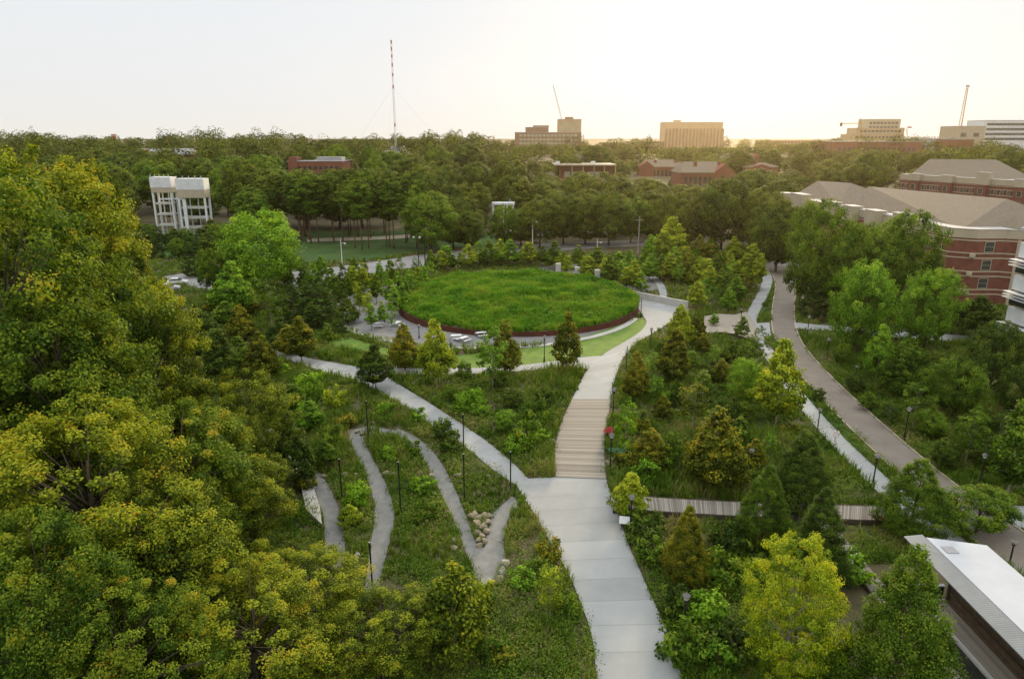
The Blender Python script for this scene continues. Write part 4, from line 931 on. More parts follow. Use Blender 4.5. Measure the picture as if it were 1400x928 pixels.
# people
def person(loc, rz, shirt, pants, lab, hh=1.74, step=.22):
    e = empty('person', loc, lab, 'person', None, rz); s = hh / 1.74
    def skin(name, V, E, rad, mat, sub=2):
        me = bpy.data.meshes.new(name); me.from_pydata([tuple(c * s for c in v) for v in V], E, []); o = link(name, me, mat, e)
        sk = o.modifiers.new('skin', 'SKIN'); sk.use_smooth_shade = True
        for i, r_ in enumerate(rad): me.skin_vertices[0].data[i].radius = (r_[0] * s, r_[1] * s) if isinstance(r_, tuple) else (r_ * s, r_ * s)
        me.skin_vertices[0].data[0].use_root = True
        sb = o.modifiers.new('sub', 'SUBSURF'); sb.levels = sb.render_levels = sub; return o
    st = step
    V = [(0, 0, .95), (0, 0, 1.15), (0, 0, 1.38), (0, 0, 1.49), (0, -.01, 1.60), (0, -.01, 1.70),
         (.09, 0, .92), (.10, -st * .5, .50), (.10, -st * .6, .09), (.10, -st * .6 - .14, .04), (-.09, 0, .92), (-.10, st * .35, .50), (-.10, st * .9, .10), (-.10, st * .9 - .13, .04),
         (.19, 0, 1.40), (.24, .06, 1.13), (.25, -.06, .90), (.25, -.10, .80), (-.19, 0, 1.40), (-.24, -.06, 1.13), (-.25, -.2, .94), (-.25, -.25, .86)]
    E = [(0, 1), (1, 2), (2, 3), (3, 4), (4, 5), (0, 6), (6, 7), (7, 8), (8, 9), (0, 10), (10, 11), (11, 12), (12, 13), (2, 14), (14, 15), (15, 16), (16, 17), (2, 18), (18, 19), (19, 20), (20, 21)]
    rad = [(.14, .10), (.13, .095), (.15, .10), .055, .095, .075, .085, .06, .042, .035, .085, .06, .042, .035, .055, .042, .034, .035, .055, .042, .034, .035]
    skin('body', V, E, rad, M['skin'])
    skin('shirt', [(0, 0, .93), (0, 0, 1.15), (0, 0, 1.38), (0, 0, 1.47), (.19, 0, 1.40), (.235, .05, 1.16), (-.19, 0, 1.40), (-.235, -.05, 1.16)], [(0, 1), (1, 2), (2, 3), (2, 4), (4, 5), (2, 6), (6, 7)], [(.165, .125), (.155, .12), (.17, .125), .07, .075, .065, .075, .065], shirt)
    skin('trousers', [(0, 0, .98), (.09, 0, .9), (.10, -st * .5, .50), (.10, -st * .6, .13), (-.09, 0, .9), (-.10, st * .35, .50), (-.10, st * .9, .14)], [(0, 1), (1, 2), (2, 3), (0, 4), (4, 5), (5, 6)], [(.155, .115), .105, .078, .06, .105, .078, .06], pants)
    m = MB(); m.lathe([(.03, 1.585), (.088, 1.62), (.1, 1.68), (.085, 1.75), (.03, 1.79)], 12, (0, .012, 0)); o = m.build('hair', M['hair'], e, True); o.scale = (s, s * 1.1, s)
    return e
person(U(1142, 606, .10), R(-35), M['whitecloth'], M['whitecloth'], 'person in white top and pale shorts walking on the sidewalk')
person(U(541, 510, .10), R(70), M['redcloth'], M['whitecloth'], 'person in a red shirt on the path beside the dense dark tree')
p = U(1122, 441); e = empty('litter_bin', p, 'dark red litter bin on legs beside the foot path', 'bin')
m = MB(); m.lathe([(.3, .3), (.34, .35), (.34, 1.15), (.3, 1.2)], 12); m.build('barrel', M['corten'], e)
for s in (-1, 1): m = MB(); m.box((s * .24, 0, .17), (.06, .06, .34)); m.build('leg', M['black'], e)
m = MB(); m.lathe([(.36, 1.2), (.2, 1.42), (.05, 1.45)], 12); m.build('lid', M['black'], e)
# cars
def car_proto(mat):
    e = empty('parked_car', (0, 0, 0), 'c', 'car', 'cars parked behind the park'); W2 = .88
    prof = [(-2.2, .35), (-2.25, .75), (-2.05, .95), (-1.55, 1.0), (1.05, .98), (2.1, .82), (2.25, .6), (2.2, .35)]
    m = MB(); n_ = len(prof)
    m.add([(x, -W2, z) for x, z in prof] + [(x, W2, z) for x, z in prof], [tuple(range(n_)), tuple(range(2 * n_ - 1, n_ - 1, -1))] + [(i, n_ + i, n_ + (i + 1) % n_, (i + 1) % n_) for i in range(n_)]); m.build('body', mat, e, bevel=.08)
    cab = [(-1.7, .99), (-1.15, 1.42), (.25, 1.44), (.95, .97)]; cw_ = .72
    m = MB(); m.add([(x, -(W2 - .04 if i in (0, 3) else cw_), z) for i, (x, z) in enumerate(cab)] + [(x, (W2 - .04 if i in (0, 3) else cw_), z) for i, (x, z) in enumerate(cab)], [(0, 1, 2, 3), (7, 6, 5, 4), (0, 4, 5, 1), (2, 6, 7, 3), (1, 5, 6, 2)]); m.build('window', M['glass'], e)
    m = MB(); m.box((-.45, 0, 1.46), (1.45, 1.42, .05)); m.build('roof', mat, e, bevel=.02)
    for x in (-1.4, 1.4):
        for s in (-1, 1):
            m = MB(); m.tube([(x, s * .72, .33), (x, s * .92, .33)], .33, 14); w = m.build('wheel', M['rubber'], e); m = MB(); m.tube([(x, s * .9, .33), (x, s * .93, .33)], .19, 10); m.build('rim', M['greymetal'], w)
    for s in (-1, 1):
        m = MB(); m.box((2.18, s * .62, .68), (.1, .3, .14)); m.build('headlight', M['lamp_glass'], e)
    return e
CP = [car_proto(M['car_white']), car_proto(M['car_dark']), car_proto(M['car_silver'])]; used = [0, 0, 0]
for k, px, py, rz, lab in [(0, 243, 389, .3, 'white car seen through the oak edge'), (2, 232, 397, .3, 'silver car half hidden by the oak edge'), (1, 760, 322, .1, 'dark car parked behind the street trees'), (0, 742, 324, .1, 'white car parked beside the dark one'),
                           (0, 935, 306, .4, 'white car parked under the woods near the gabled brick row'), (2, 948, 303, .4, 'silver car parked beside the white one under the woods'), (0, 880, 317, .2, 'white car parked beside the utility pole')]:
    o = CP[k] if not used[k] else copy_tree(CP[k]); used[k] = 1; o.location = G(px, py) + Vector((0, 0, .02)); o.rotation_euler = (0, 0, rz); o['label'] = lab
# ------------------------------------------------------------------ buildings
def rect_window(w, h, name='window', mat='glass', proud=.05, frame='cream'):
    """frame mesh and pane mesh, facing -Y, centred at origin bottom"""
    f = MB(); t = .10
    f.box((-w / 2 - t / 2, -proud / 2, h / 2), (t, proud * 2, h + 2 * t)); f.box((w / 2 + t / 2, -proud / 2, h / 2), (t, proud * 2, h + 2 * t)); f.box((0, -proud / 2, -t / 2), (w, proud * 2, t)); f.box((0, -proud / 2, h + t / 2), (w, proud * 2, t)); f.box((0, -proud / 2, h * .5), (w, proud, .05))
    fm = f.mesh('window_frame'); fm.materials.append(M[frame]); p_ = MB(); p_.box((0, -.012, h / 2), (w, .05, h)); pm = p_.mesh('pane'); pm.materials.append(M[mat]); return fm, pm
WA = rect_window(1.15, 1.75); WA2 = rect_window(1.7, 1.9)
def put_window(meshes, parent, p, rz):
    o = share('window', meshes[0], parent, p, rz); share('pane', meshes[1], o); return o
def hip(name, eave, ridge, parent, mat, zo=.0):
    """eave: 4 pts (front-a, front-b, back-b, back-a), ridge: 2 pts (a, b)"""
    m = MB(); vs = [tuple(p) for p in eave] + [tuple(p) for p in ridge] + [(p[0], p[1], p[2] - .35) for p in eave]
    m.add(vs, [(0, 1, 5, 4), (1, 2, 5), (2, 3, 4, 5), (3, 0, 4), (0, 6, 7, 1), (1, 7, 8, 2), (2, 8, 9, 3), (3, 9, 6, 0), (6, 9, 8, 7)])
    o = m.build(name, mat, parent); bm = bmesh.new(); bm.from_mesh(o.data); bmesh.ops.recalc_face_normals(bm, faces=bm.faces[:]); bm.to_mesh(o.data); bm.free(); return o
# --- brick apartments beside the road
e = empty('apartment_building', (0, 0, 0), 'long red brick apartment building with cream parapet and hipped shingle roof behind the road trees', 'building')
m = MB(); m.prism(BA, 0, 13.0); m.build('brick_wall', M['brick'], e)
def offset(poly, d):
    out = []; n_ = len(poly); A_ = sum(poly[i][0] * poly[(i + 1) % n_][1] - poly[(i + 1) % n_][0] * poly[i][1] for i in range(n_)); sg = 1 if A_ > 0 else -1
    for i in range(n_):
        p0, p1, p2 = Vector(poly[i - 1]), Vector(poly[i]), Vector(poly[(i + 1) % n_]); d1 = (p1 - p0).normalized(); d2 = (p2 - p1).normalized()
        n1 = Vector((d1.y, -d1.x)) * sg; n2 = Vector((d2.y, -d2.x)) * sg; b_ = (n1 + n2).normalized(); out.append(tuple(p1 + b_ * d / max(.3, b_.dot(n1))))
    return out
m = MB(); m.prism(offset(BA, .12), 13.0, 14.7); m.build('parapet', M['cream'], e)
m = MB(); m.prism(offset(BA, .2), 14.7, 14.82); m.build('coping', M['conc_wall'], e)
for z in (12.45, 9.95, 9.0, 6.35, 5.4, 2.75, 1.8):
    m = MB(); m.prism(offset(BA, .07), z, z + .24); m.build('stone_band', M['cream'], e)
for y in (140.2, 143.2, 146.2, 150, 160, 164, 168, 175, 179):
    for z in (2.35, 5.95, 9.55):
        zz = z + .85; put_window(WA, e, (86.94 - .02 * (y - 137), y, zz), R(-90))
for z in (2.35, 5.95, 9.55): put_window(WA2, e, (93.4, 134.97, z + .85), 0)
for z in (1.95, 5.55, 9.15):
    m = MB(); m.box((90.35, 135.0, z + .52), (.9, .9, .7), R(-20)); m.build('corner_block', M['cream'], e)
m = MB(); m.box((98.2, 133.75, 6.45), (.55, .5, 12.9), R(-33)); m.build('pilaster', M['cream'], e)
for i, (y, w, up) in enumerate([(153, 5.5, 1.0), (165, 5, .5), (176, 5, .5), (187, 5, .5), (205, 8, 1.2), (214, 4, .8)]):
    x = 86.7 - (y - 137) * .021 if y < 184 else 86 - (y - 184) * .078
    m = MB(); m.box((x - .3, y, 13.4 + up / 2), (2.6, w, 2.9 + up)); b_ = m.build('bay', M['cream'], e)
    m = MB(); m.box((x - .25, y, 5.95), (2.2, w - .3, 11.9)); m.build('bay_wall', M['brick'], b_)
    m = MB(); m.box((x - .3, y, 14.93 + up), (2.8, w + .2, .16)); m.build('bay_coping', M['conc_wall'], b_)
    m = MB(); m.box((x + 2.0, y - w / 2 - .9, 14.9), (2.2, 1.7, .14)); m.build('flashing', M['white'], e)
R1, R2 = U(1377, 272, 19.4), U(1189, 255, 19.4)
hip('roof', [(89.0, 137.6, 14.4), (87.2, 192, 14.4), (115, 192, 14.4), (115, 137, 14.4)], [R1, R2], e, M['shingle'])
S1, S2 = U(1152, 250, 19.2), U(1107, 247, 19.2)
hip('roof', [(88.3, 190, 14.42), (84.8, 214.5, 14.42), (108, 214.5, 14.42), (108, 190, 14.42)], [S1 + Vector((2, -1, 0)), S2 + Vector((2, -1, 0))], e, M['shingle'])
c_ = Vector((100.5, 134.2, 0)); m = MB(); m.add([(c_.x - 2.6, c_.y, 15.0), (c_.x + 2.6, c_.y, 15.0), (c_.x, c_.y, 16.8), (c_.x - 2.6, c_.y + .3, 15.0), (c_.x + 2.6, c_.y + .3, 15.0), (c_.x, c_.y + .3, 16.8)], [(0, 1, 2), (3, 5, 4), (0, 2, 5, 3), (1, 4, 5, 2)]); m.build('pediment', M['white'], e)
m = MB(); m.add([(c_.x - 2.8, c_.y - .1, 14.9), (c_.x, c_.y - .1, 16.95), (c_.x + 2.8, c_.y - .1, 14.9), (c_.x - 2.8, c_.y + 5, 14.9), (c_.x, c_.y + 5, 16.95), (c_.x + 2.8, c_.y + 5, 14.9)], [(0, 3, 4, 1), (1, 4, 5, 2)]); m.build('pediment_roof', M['shingle'], e)
for t_ in (.15, .38, .6, .85):
    q = R1.lerp(R2, t_); m = MB(); m.box((q.x - 6, q.y, 17.2), (.35, .35, 1.0)); m.build('roof_vent', M['greymetal'], e)
# --- farther brick apartments
e = empty('apartment_building', (0, 0, 0), 'farther brick apartment building with cream bays and hipped roof above the road apartments', 'building')
f0, f1 = at(1232, 237, 306), at(1420, 247, 252); f0.z = f1.z = 0
d = (f1 - f0).normalized(); n_ = Vector((-d.y, d.x, 0)); n_ = n_ if n_.y > 0 else -n_
L_ = (f1 - f0).length; rz = math.atan2(d.y, d.x)
q = [f0, f1 + d * 30, f1 + d * 30 + n_ * 18, f0 + n_ * 18]; pb = [(p.x, p.y) for p in q]
m = MB(); m.prism(pb, 0, 14.6); m.build('brick_wall', M['brick'], e); m = MB(); m.prism(offset(pb, .1), 14.6, 16.6); m.build('parapet', M['cream'], e); m = MB(); m.prism(offset(pb, .2), 16.6, 16.72); m.build('coping', M['conc_wall'], e)
for z in (7.2, 9.3, 10.8, 12.9, 14.2):
    m = MB(); m.prism(offset(pb, .06), z, z + .2); m.build('stone_band', M['cream'], e)
for k in range(14):
    s = 3 + k * (L_ + 12) / 14
    if k % 3 == 1:
        c_ = f0 + d * s - n_ * .5; up = 2.2 if k == 7 else .4
        m = MB(); m.box((c_.x, c_.y, 15.6 + up / 2), (5, 2.2, 2.3 + up), rz); b_ = m.build('bay', M['cream'], e); m = MB(); m.box((c_.x, c_.y, 7.2), (4.6, 2.0, 14.4), rz); m.build('bay_wall', M['brick'], b_); m = MB(); m.box((c_.x, c_.y, 16.83 + up), (5.2, 2.4, .15), rz); m.build('bay_coping', M['conc_wall'], b_)
        for z in (7.5, 11.1):
            c2 = c_ - n_ * 1.02; put_window(WA2, e, (c2.x, c2.y, z), rz)
    else:
        for o_ in (-1.2, 1.2):
            for z in (7.5, 11.1): c2 = f0 + d * (s + o_) - n_ * .02; put_window(WA, e, (c2.x, c2.y, z), rz)
r1, r2 = at(1271, 217.6, 312), at(1362, 218.4, 288)
hip('roof', [(f0 + d * 3 + n_ * 1.5) + Vector((0, 0, 16.3)), (f0 + d * (L_ * .78) + n_ * 1.5) + Vector((0, 0, 16.3)), (f0 + d * (L_ * .78) + n_ * 18) + Vector((0, 0, 16.3)), (f0 + d * 3 + n_ * 18) + Vector((0, 0, 16.3))], [r1, r2], e, M['shingle'])
hip('roof', [(f0 + d * (L_ * .8) + n_ * 1.5) + Vector((0, 0, 16.3)), (f1 + d * 29 + n_ * 1.5) + Vector((0, 0, 16.3)), (f1 + d * 29 + n_ * 18) + Vector((0, 0, 16.3)), (f0 + d * (L_ * .8) + n_ * 18) + Vector((0, 0, 16.3))], [f0 + d * (L_ * .95) + n_ * 9 + Vector((0, 0, 20.5)), f1 + d * 20 + n_ * 9 + Vector((0, 0, 20.5))], e, M['shingle'])
# --- white louvred building at the picture edge
e = empty('louvred_building', (0, 0, 0), 'white louvred building cut by the picture edge in front of the brick apartments', 'building')
m = MB(); m.box((86, 90.2, 11), (21.6, 21.4, 13.6)); m.build('core_wall', M['conc_wall'], e)
for z in (5.4, 10.2, 15.0):
    m = MB(); m.box((75.0, 90.5, z + 1.1), (.5, 22, 2.2)); m.box((86, 101.1, z + 1.1), (22, .4, 2.2))
    m.build('white_panel', M['white'], e)
    for k in range(3):
        m = MB(); m.box((74.3, 90.5, z - .35 - .42 * k), (.95, 23, .1)); m.build('louvre', M['white'], e)
    for k in range(5):
        m = MB(); m.box((75.08, 100 - k * 4.2, z - 1.3), (.3, 3.6, 2.0)); m.build('window', M['glass'], e)
for y in (100.4, 92, 84):
    m = MB(); m.box((75.6, y, 2.2), (.45, .45, 4.4)); m.build('column', M['white'], e)
# --- white frame towers
def frame_tower(px0, px1, Y, tops, lab, ladder):
    p0, p1 = at(px0, tops[0], Y), at(px1, tops[0], Y); x0, x1 = p0.x, p1.x; w = x1 - x0; zt = p0.z; zb = at(px0, tops[1], Y).z; zc = at(px0, tops[2], Y).z
    e = empty('frame_tower', (x0 + w / 2, Y, 0), lab, 'tower', 'white frame towers'); dp = 6.5
    h2 = w / 2; dp = 4.2
    m = MB(); m.box((0, 0, (zt + zb) / 2), (w + .1, dp + .1, zt - zb)); m.build('parapet', M['white'], e)
    m = MB(); m.box((0, 0, (zb + zc) / 2), (w, dp, zb - zc - .02)); m.build('top_storey', M['cream'], e)
    for sx in (-1, 1):
        for sy in (-1, 1):
            m = MB(); m.box((sx * (h2 - .35), sy * (dp / 2 - .35), zc / 2), (.55, .55, zc - .02)); m.build('column', M['white'], e)
    for k in (.25, .5, .75):
        m = MB(); m.box((0, 0, zc * k), (w - 1.45, dp - .2, .55)); m.build('landing', M['conc_wall'], e)
    for sx in (-.55, .1, .6):
        m = MB(); m.box((sx * (h2 - .35), dp / 2 - .3, zc / 2), (.28, .28, zc - .04)); m.build('stanchion', M['white'], e)
    if ladder:
        m = MB(); m.box((-h2 + 2.2, -dp / 2 - .2, zc * .48), (1.1, .35, zc * .96)); m.build('climbing_panel', M['white'], e)
    for k in range(5):
        m = MB(); m.lathe([(.12, zt), (.12, zt + .9)], 6, ((k - 2) * w * .22, -dp / 2, 0)); m.build('rail_post', M['white'], e)
    return e
frame_tower(243, 281, 232, (244, 259, 270), 'wider white frame tower with climbing panel beside the oak', True)
frame_tower(208, 236, 236, (242, 256, 263), 'narrower white frame tower partly hidden by the oak', False)
p = at(234, 272, 235); e = empty('link_bridge', (p.x, p.y, p.z), 'short white beam bridge joining the two frame towers', 'bridge'); m = MB(); m.box((0, 0, 0), (7, .5, .5)); m.build('beam', M['white'], e); m = MB(); m.box((0, .8, -.3), (7, 1.2, .12)); m.build('deck', M['conc_wall'], e)
# small white pergola frame in the woods
p = at(688, 277, 254); e = empty('white_pergola', (p.x, p.y, 0), 'small white flat topped frame rising out of the woods', 'pergola')
m = MB(); m.box((0, 0, p.z - .3), (8.2, 5, .7)); m.build('roof_slab', M['white'], e)
for sx, sy in ((-3.6, -2.1), (3.6, -2.1), (-3.6, 2.1), (3.6, 2.1), (.2, -2.1), (1.4, -2.1)):
    m = MB(); m.box((sx, sy, p.z / 2 - .35), (.55, .55, p.z - .7)); m.build('column', M['white'], e)
m = MB(); m.tube([(2.0, 0, p.z), (2.4, 0, p.z + 1.3), (3.2, 0, p.z)], .12, 6); m.build('roof_rail', M['white'], e)
# --- generic far building with its windows
def far_block(name, lab, px0, px1, top, Y, depth, mat, rows_=0, cols=0, win='glass', zb=None, wh=1.8, ww=1.6, roof='roof_grey', first=1.5, cat='building', parent=None, x_pad=.06):
    a_, b_ = at(px0, top, Y), at(px1, top, Y); z0 = terrain(a_.x, Y) - 1 if zb is None else zb; w = b_.x - a_.x; h = a_.z - z0
    e = parent or empty(name, ((a_.x + b_.x) / 2, Y, z0), lab, cat); o0 = Vector(((a_.x + b_.x) / 2, Y, z0)) - Vector(e.location)
    m = MB(); m.box((o0.x, o0.y + depth / 2, o0.z + h / 2), (w, depth, h)); m.build('wall', M[mat], e)
    m = MB(); m.box((o0.x, o0.y + depth / 2, o0.z + h + .2), (w + .5, depth + .5, .4)); m.build('roof', M[roof], e)
    if rows_:
        wm = MB(); wm.box((0, 0, 0), (ww, .2, wh)); wme = wm.mesh('window'); wme.materials.append(M[win]); dz = (h - first) / max(rows_, 1)
        for r_ in range(rows_):
            for c in range(cols):
                share('window', wme, e, (o0.x - w / 2 + w * (x_pad + (1 - 2 * x_pad) * (c + .5) / cols), o0.y - .06, o0.z + h - first - r_ * min(dz, wh * 2.0)))
    return e
e = far_block('brick_building', 'low red brick building with pale roof among the woods', 393, 468, 221, 400, 26, 'brick_far', 2, 9, first=3.4, wh=1.8)
for px0, px1, tp, Y, mt in ((393, 404, 215, 398, 'brick_far'), (432, 466, 215, 404, 'roof_grey')):
    a_, b_ = at(px0, tp, Y), at(px1, tp, Y); m = MB(); m.box(((a_.x + b_.x) / 2 - e.location.x, Y + 6 - e.location.y, a_.z - 3 - e.location.z), (b_.x - a_.x, 9, 6)); m.build('roof_plant_room' if mt == 'roof_grey' else 'stair_tower', M[mt], e)
e = far_block('gabled_house', 'distant grey roofed house with brick gable between the oak and the frame towers', 182, 256, 212, 560, 20, 'brick_far', 1, 6, first=3, wh=2)
a_, b_ = at(180, 203.5, 560), at(258, 203.5, 560); o_ = e.location; zt = a_.z - o_.z; ze = at(180, 212, 560).z - o_.z
m = MB(); x0, x1 = a_.x - o_.x, b_.x - o_.x; m.add([(x0, -1, ze + .3), (x1, -1, ze + .3), (x1, 21, ze + .3), (x0, 21, ze + .3), (x0 + 1, 10, zt), (x1 - 1, 10, zt)], [(0, 1, 5, 4), (2, 3, 4, 5), (1, 2, 5), (3, 0, 4)]); m.build('pitched_roof', M['roof_grey'], e)
gx = at(197, 210, 560).x - o_.x; m = MB(); m.add([(gx - 5, -1.6, 0), (gx + 5, -1.6, 0), (gx + 5, -1.6, ze), (gx, -1.6, zt - .5), (gx - 5, -1.6, ze), (gx - 5, 8, 0), (gx + 5, 8, 0), (gx + 5, 8, ze), (gx, 8, zt - .5), (gx - 5, 8, ze)], [(0, 1, 2, 3, 4), (1, 6, 7, 2), (0, 4, 9, 5), (2, 7, 8, 3), (4, 3, 8, 9)]); m.build('brick_gable', M['brick_far'], e)
for px, tp, lab in ((155, 185, 'stadium floodlight on a pole farther from the mast'), (226, 191, 'stadium floodlight on a pole above the grey roofed house')):
    t = at(px, tp, 700); e = empty('floodlight', (t.x, 700, terrain(t.x, 700)), lab, 'floodlight', 'stadium floodlights'); h = t.z - e.location.z; m = MB(); m.lathe([(.4, 0), (.25, h)], 8); m.build('post', M['black'], e)
    for k in (0, 1, 2): m = MB(); m.box((0, 0, h + .4 - 1.5 * k), (4.6, .6, .9)); m.build('lamp_bank', M['mastred'], e)
# guyed mast
t = at(536.5, 55, 640); b_ = at(541, 198, 640); zb = terrain(b_.x, 640); h = t.z - zb; e = empty('radio_mast', (b_.x, 640, zb), 'tall thin guyed radio mast on the skyline', 'mast'); nb = 26
for k in range(3):
    q = [(1.0 * math.cos(2.1 * k) * (1 - .35 * i / nb), 1.0 * math.sin(2.1 * k) * (1 - .35 * i / nb), h * i / nb) for i in range(nb + 1)]
    m = MB(); m.tube(q, .12, 4); m.build('mast_leg', M['mastwhite'], e)
m = MB(); 
for i in range(nb):
    for k in range(3):
        s0, s1 = 1.0 * (1 - .35 * i / nb), 1.0 * (1 - .35 * (i + 1) / nb); a1_, a2_ = 2.1 * k, 2.1 * (k + 1)
        m.tube([(s0 * math.cos(a1_), s0 * math.sin(a1_), h * i / nb), (s1 * math.cos(a2_), s1 * math.sin(a2_), h * (i + 1) / nb)], .07, 3)
m.build('lattice', M['mastwhite'], e)
for i, fz in enumerate((.30, .62, .72, .8, .87, .93, .985)):
    m = MB(); m.lathe([(.6, h * fz - 1.3), (.6, h * fz + 1.3)], 8); m.build('antenna_drum', M['mastred'], e)
for i, (gx_, gy_) in enumerate(((-45, 20), (45, 20), (0, -45))):
    m = MB(); m.tube([(gx_, gy_, 6), (0, 0, h * .62)], .05, 3); m.build('guy_wire', M['greymetal'], e)
far_block('white_building', 'small pale building at the foot of the guyed mast', 526, 556, 207, 590, 18, 'white', 1, 5, first=2.5)
far_block('grey_block', 'grey cube shaped plant building below the guyed mast', 534, 551, 201, 600, 12, 'roof_grey')
far_block('skyline_building', 'long low brown building on the skyline behind the guyed mast', 455, 575, 190.5, 1150, 30, 'brown', 1, 22, first=3, wh=2.2, ww=3)
# stepped tower block (hotel like)
e = far_block('tower_block', 'stepped tan tower block with a taller tower part on the skyline', 704, 795, 181.5, 820, 34, 'brown', 5, 15, 'pale_glass', first=3.2, wh=2.3, ww=3.2)
far_block('', '', 719, 750, 174.5, 822, 30, 'brown', parent=e); far_block('', '', 764, 795, 163.5, 826, 26, 'tan', 6, 4, 'pale_glass', first=5, wh=2.4, ww=3.4, parent=e)
a_ = at(740, 173, 822); m = MB(); m.box((a_.x - e.location.x, 12, a_.z - e.location.z + .3), (18, 12, 1.6)); m.build('roof_plant', M['brown'], e)
m = MB(); a_ = at(779, 161.5, 826); m.box((a_.x - e.location.x, 16, a_.z - e.location.z), (9, 9, 2.4)); m.build('lift_room', M['brown'], e)
def jib(name, px0, py0, px1, py1, Y, w, mat, lab, n=12):
    a_, b_ = at(px0, py0, Y), at(px1, py1, Y); e = empty(name, a_, lab, 'crane'); v = b_ - a_; s = v.cross(Vector((0, 1, 0))).normalized() * w / 2; f = Vector((0, w / 2, 0))
    for k, o_ in enumerate((s + f, -s + f, -f * 1.2)):
        m = MB(); m.tube([o_, v + o_ * .5], w * .12, 4); m.build('boom_chord', M[mat], e)
    m = MB()
    for i in range(n):
        p_, q_ = v * (i / n), v * ((i + 1) / n); m.tube([p_ + s + f, q_ - s + f], w * .07, 3); m.tube([p_ - s + f, q_ - f], w * .07, 3)
    m.build('boom_lattice', M[mat], e); return e
jib('crane_jib', 768, 164, 756, 116, 840, 1.6, 'mastwhite', 'thin luffing crane jib rising behind the stepped tower block')
# low flat roofed modern building
e = far_block('flat_roofed_building', 'low flat roofed building with tall glazed bays in the woods', 766, 838, 227, 398, 20, 'brick_far', 1, 6, 'pale_glass', first=4.6, wh=3.0, ww=3.2)
a_, b_ = at(758, 225.5, 396), at(842, 225.5, 396); m = MB(); m.box(((a_.x + b_.x) / 2 - e.location.x, 8, a_.z - e.location.z), (b_.x - a_.x, 26, .6)); m.build('roof_overhang', M['cream'], e)
for px in (782, 797, 812, 826, 841):
    x = at(px, 226, 396).x - e.location.x; m = MB(); m.box((x, -3.6, (a_.z - e.location.z) / 2 - .4), (.5, .5, a_.z - e.location.z - .8)); m.build('column', M['cream'], e)
for px in (763, 812): x = at(px, 222, 400).x - e.location.x; m = MB(); m.box((x, 6, a_.z - e.location.z + 1.0), (2.4, 2.4, 1.4)); m.build('roof_unit', M['white'], e)
far_block('skyline_building', 'small brown building on the skyline right of the stepped tower block', 822, 842, 195, 900, 20, 'brown', 1, 4, first=2.4, wh=2, ww=2.6)
far_block('skyline_building', 'wide tan building on the skyline before the broad slab block', 843, 891, 197, 900, 24, 'tan', 2, 10, first=2.6, wh=2, ww=2)
e = far_block('slab_block', 'broad tan slab block with ribbed facade standing alone on the skyline', 909, 989, 167.5, 1050, 32, 'tan', 0)
for k in range(17):
    a_ = at(911.5 + k * 4.7, 176, 1050); m = MB(); h_ = a_.z - e.location.z; m.box((a_.x - e.location.x, -.5, h_ / 2), (2.2, 1.0, h_)); m.build('facade_rib', M['brown'], e)
a_, b_ = at(986, 176, 1050), at(991, 176, 1050); m = MB(); m.box((a_.x - e.location.x + 3, 14, (a_.z - e.location.z) / 2), (b_.x - a_.x, 20, a_.z - e.location.z)); m.build('side_wing', M['brown'], e)
a_ = at(928, 165, 1050); m = MB(); m.box((a_.x - e.location.x, 10, a_.z - e.location.z - .4), (9, 8, 2.6)); m.build('lift_room', M['tan'], e)
far_block('annex_building', 'narrow annex building beside the broad slab block', 898, 909, 193, 1040, 20, 'brown', 4, 3, first=3, wh=2, ww=2.4)
# gabled brick row
def gabled(px0, px1, eave, ridge, Y, depth, lab, gables, rows_=2, cols=8, xr=0):
    e = far_block('brick_row_building', lab, px0, px1, eave, Y, depth, 'brick_far', rows_, cols, 'glass', first=3.0, wh=2.4, ww=1.5, roof='cream'); o_ = e.location
    a_, b_ = at(px0, eave, Y), at(px1, eave, Y); zr = at(px0, ridge, Y).z - o_.z; ze = a_.z - o_.z + .4; x0, x1 = a_.x - o_.x, b_.x - o_.x
    m = MB(); m.add([(x0 - .4, -.6, ze), (x1 + .4, -.6, ze), (x1 + .4, depth + .6, ze), (x0 - .4, depth + .6, ze), (x0 + 4, depth / 2, zr), (x1 - 4, depth / 2, zr)], [(0, 1, 5, 4), (1, 2, 5), (2, 3, 4, 5), (3, 0, 4)]); m.build('pitched_roof', M['shingle'], e)
    for g_ in gables:
        gx_ = at(g_, eave, Y).x - o_.x; hw = 5; m = MB(); m.add([(gx_ - hw, -1.0, 0), (gx_ + hw, -1.0, 0), (gx_ + hw, -1.0, ze), (gx_, -1.0, zr - .6), (gx_ - hw, -1.0, ze), (gx_ - hw, depth / 2, ze), (gx_ + hw, depth / 2, ze), (gx_, depth / 2, zr - .6)], [(0, 1, 2, 3, 4), (2, 6, 7, 3), (4, 3, 7, 5)]); m.build('gable', M['brick_far'], e)
    n_ = max(2, int((x1 - x0) / 10))
    for k in range(n_):
        xx = x0 + (k + .7) * (x1 - x0) / n_; m = MB(); m.box((xx, depth * .3, zr - 1.6), (1.6, 1.4, 3.6)); m.build('chimney', M['brick_far'], e)
    return e
gabled(878, 934, 229, 219, 475, 18, 'gabled brick row building farther back beside the flat roofed one', (884,), 3, 9)
gabled(931, 998, 237, 222, 355, 22, 'nearest gabled brick row building with tall window bays', (990,), 4, 9)
gabled(990, 1042, 219, 210, 520, 18, 'gabled brick building with two gables behind the nearest brick row', (1005, 1035), 2, 6)
gabled(1018, 1064, 229, 223, 425, 16, 'low gabled brick building at the end of the brick row', (1040,), 2, 6)
far_block('skyline_building', 'long low brown building on the skyline right of the slab block', 1040, 1140, 192, 1250, 30, 'brown', 1, 20, first=3, wh=2.4, ww=4)
far_block('brick_hall', 'long low red brick hall below the building under construction', 1138, 1262, 194, 650, 40, 'brick_far', 1, 16, first=6.6, wh=3.0, ww=2.4)
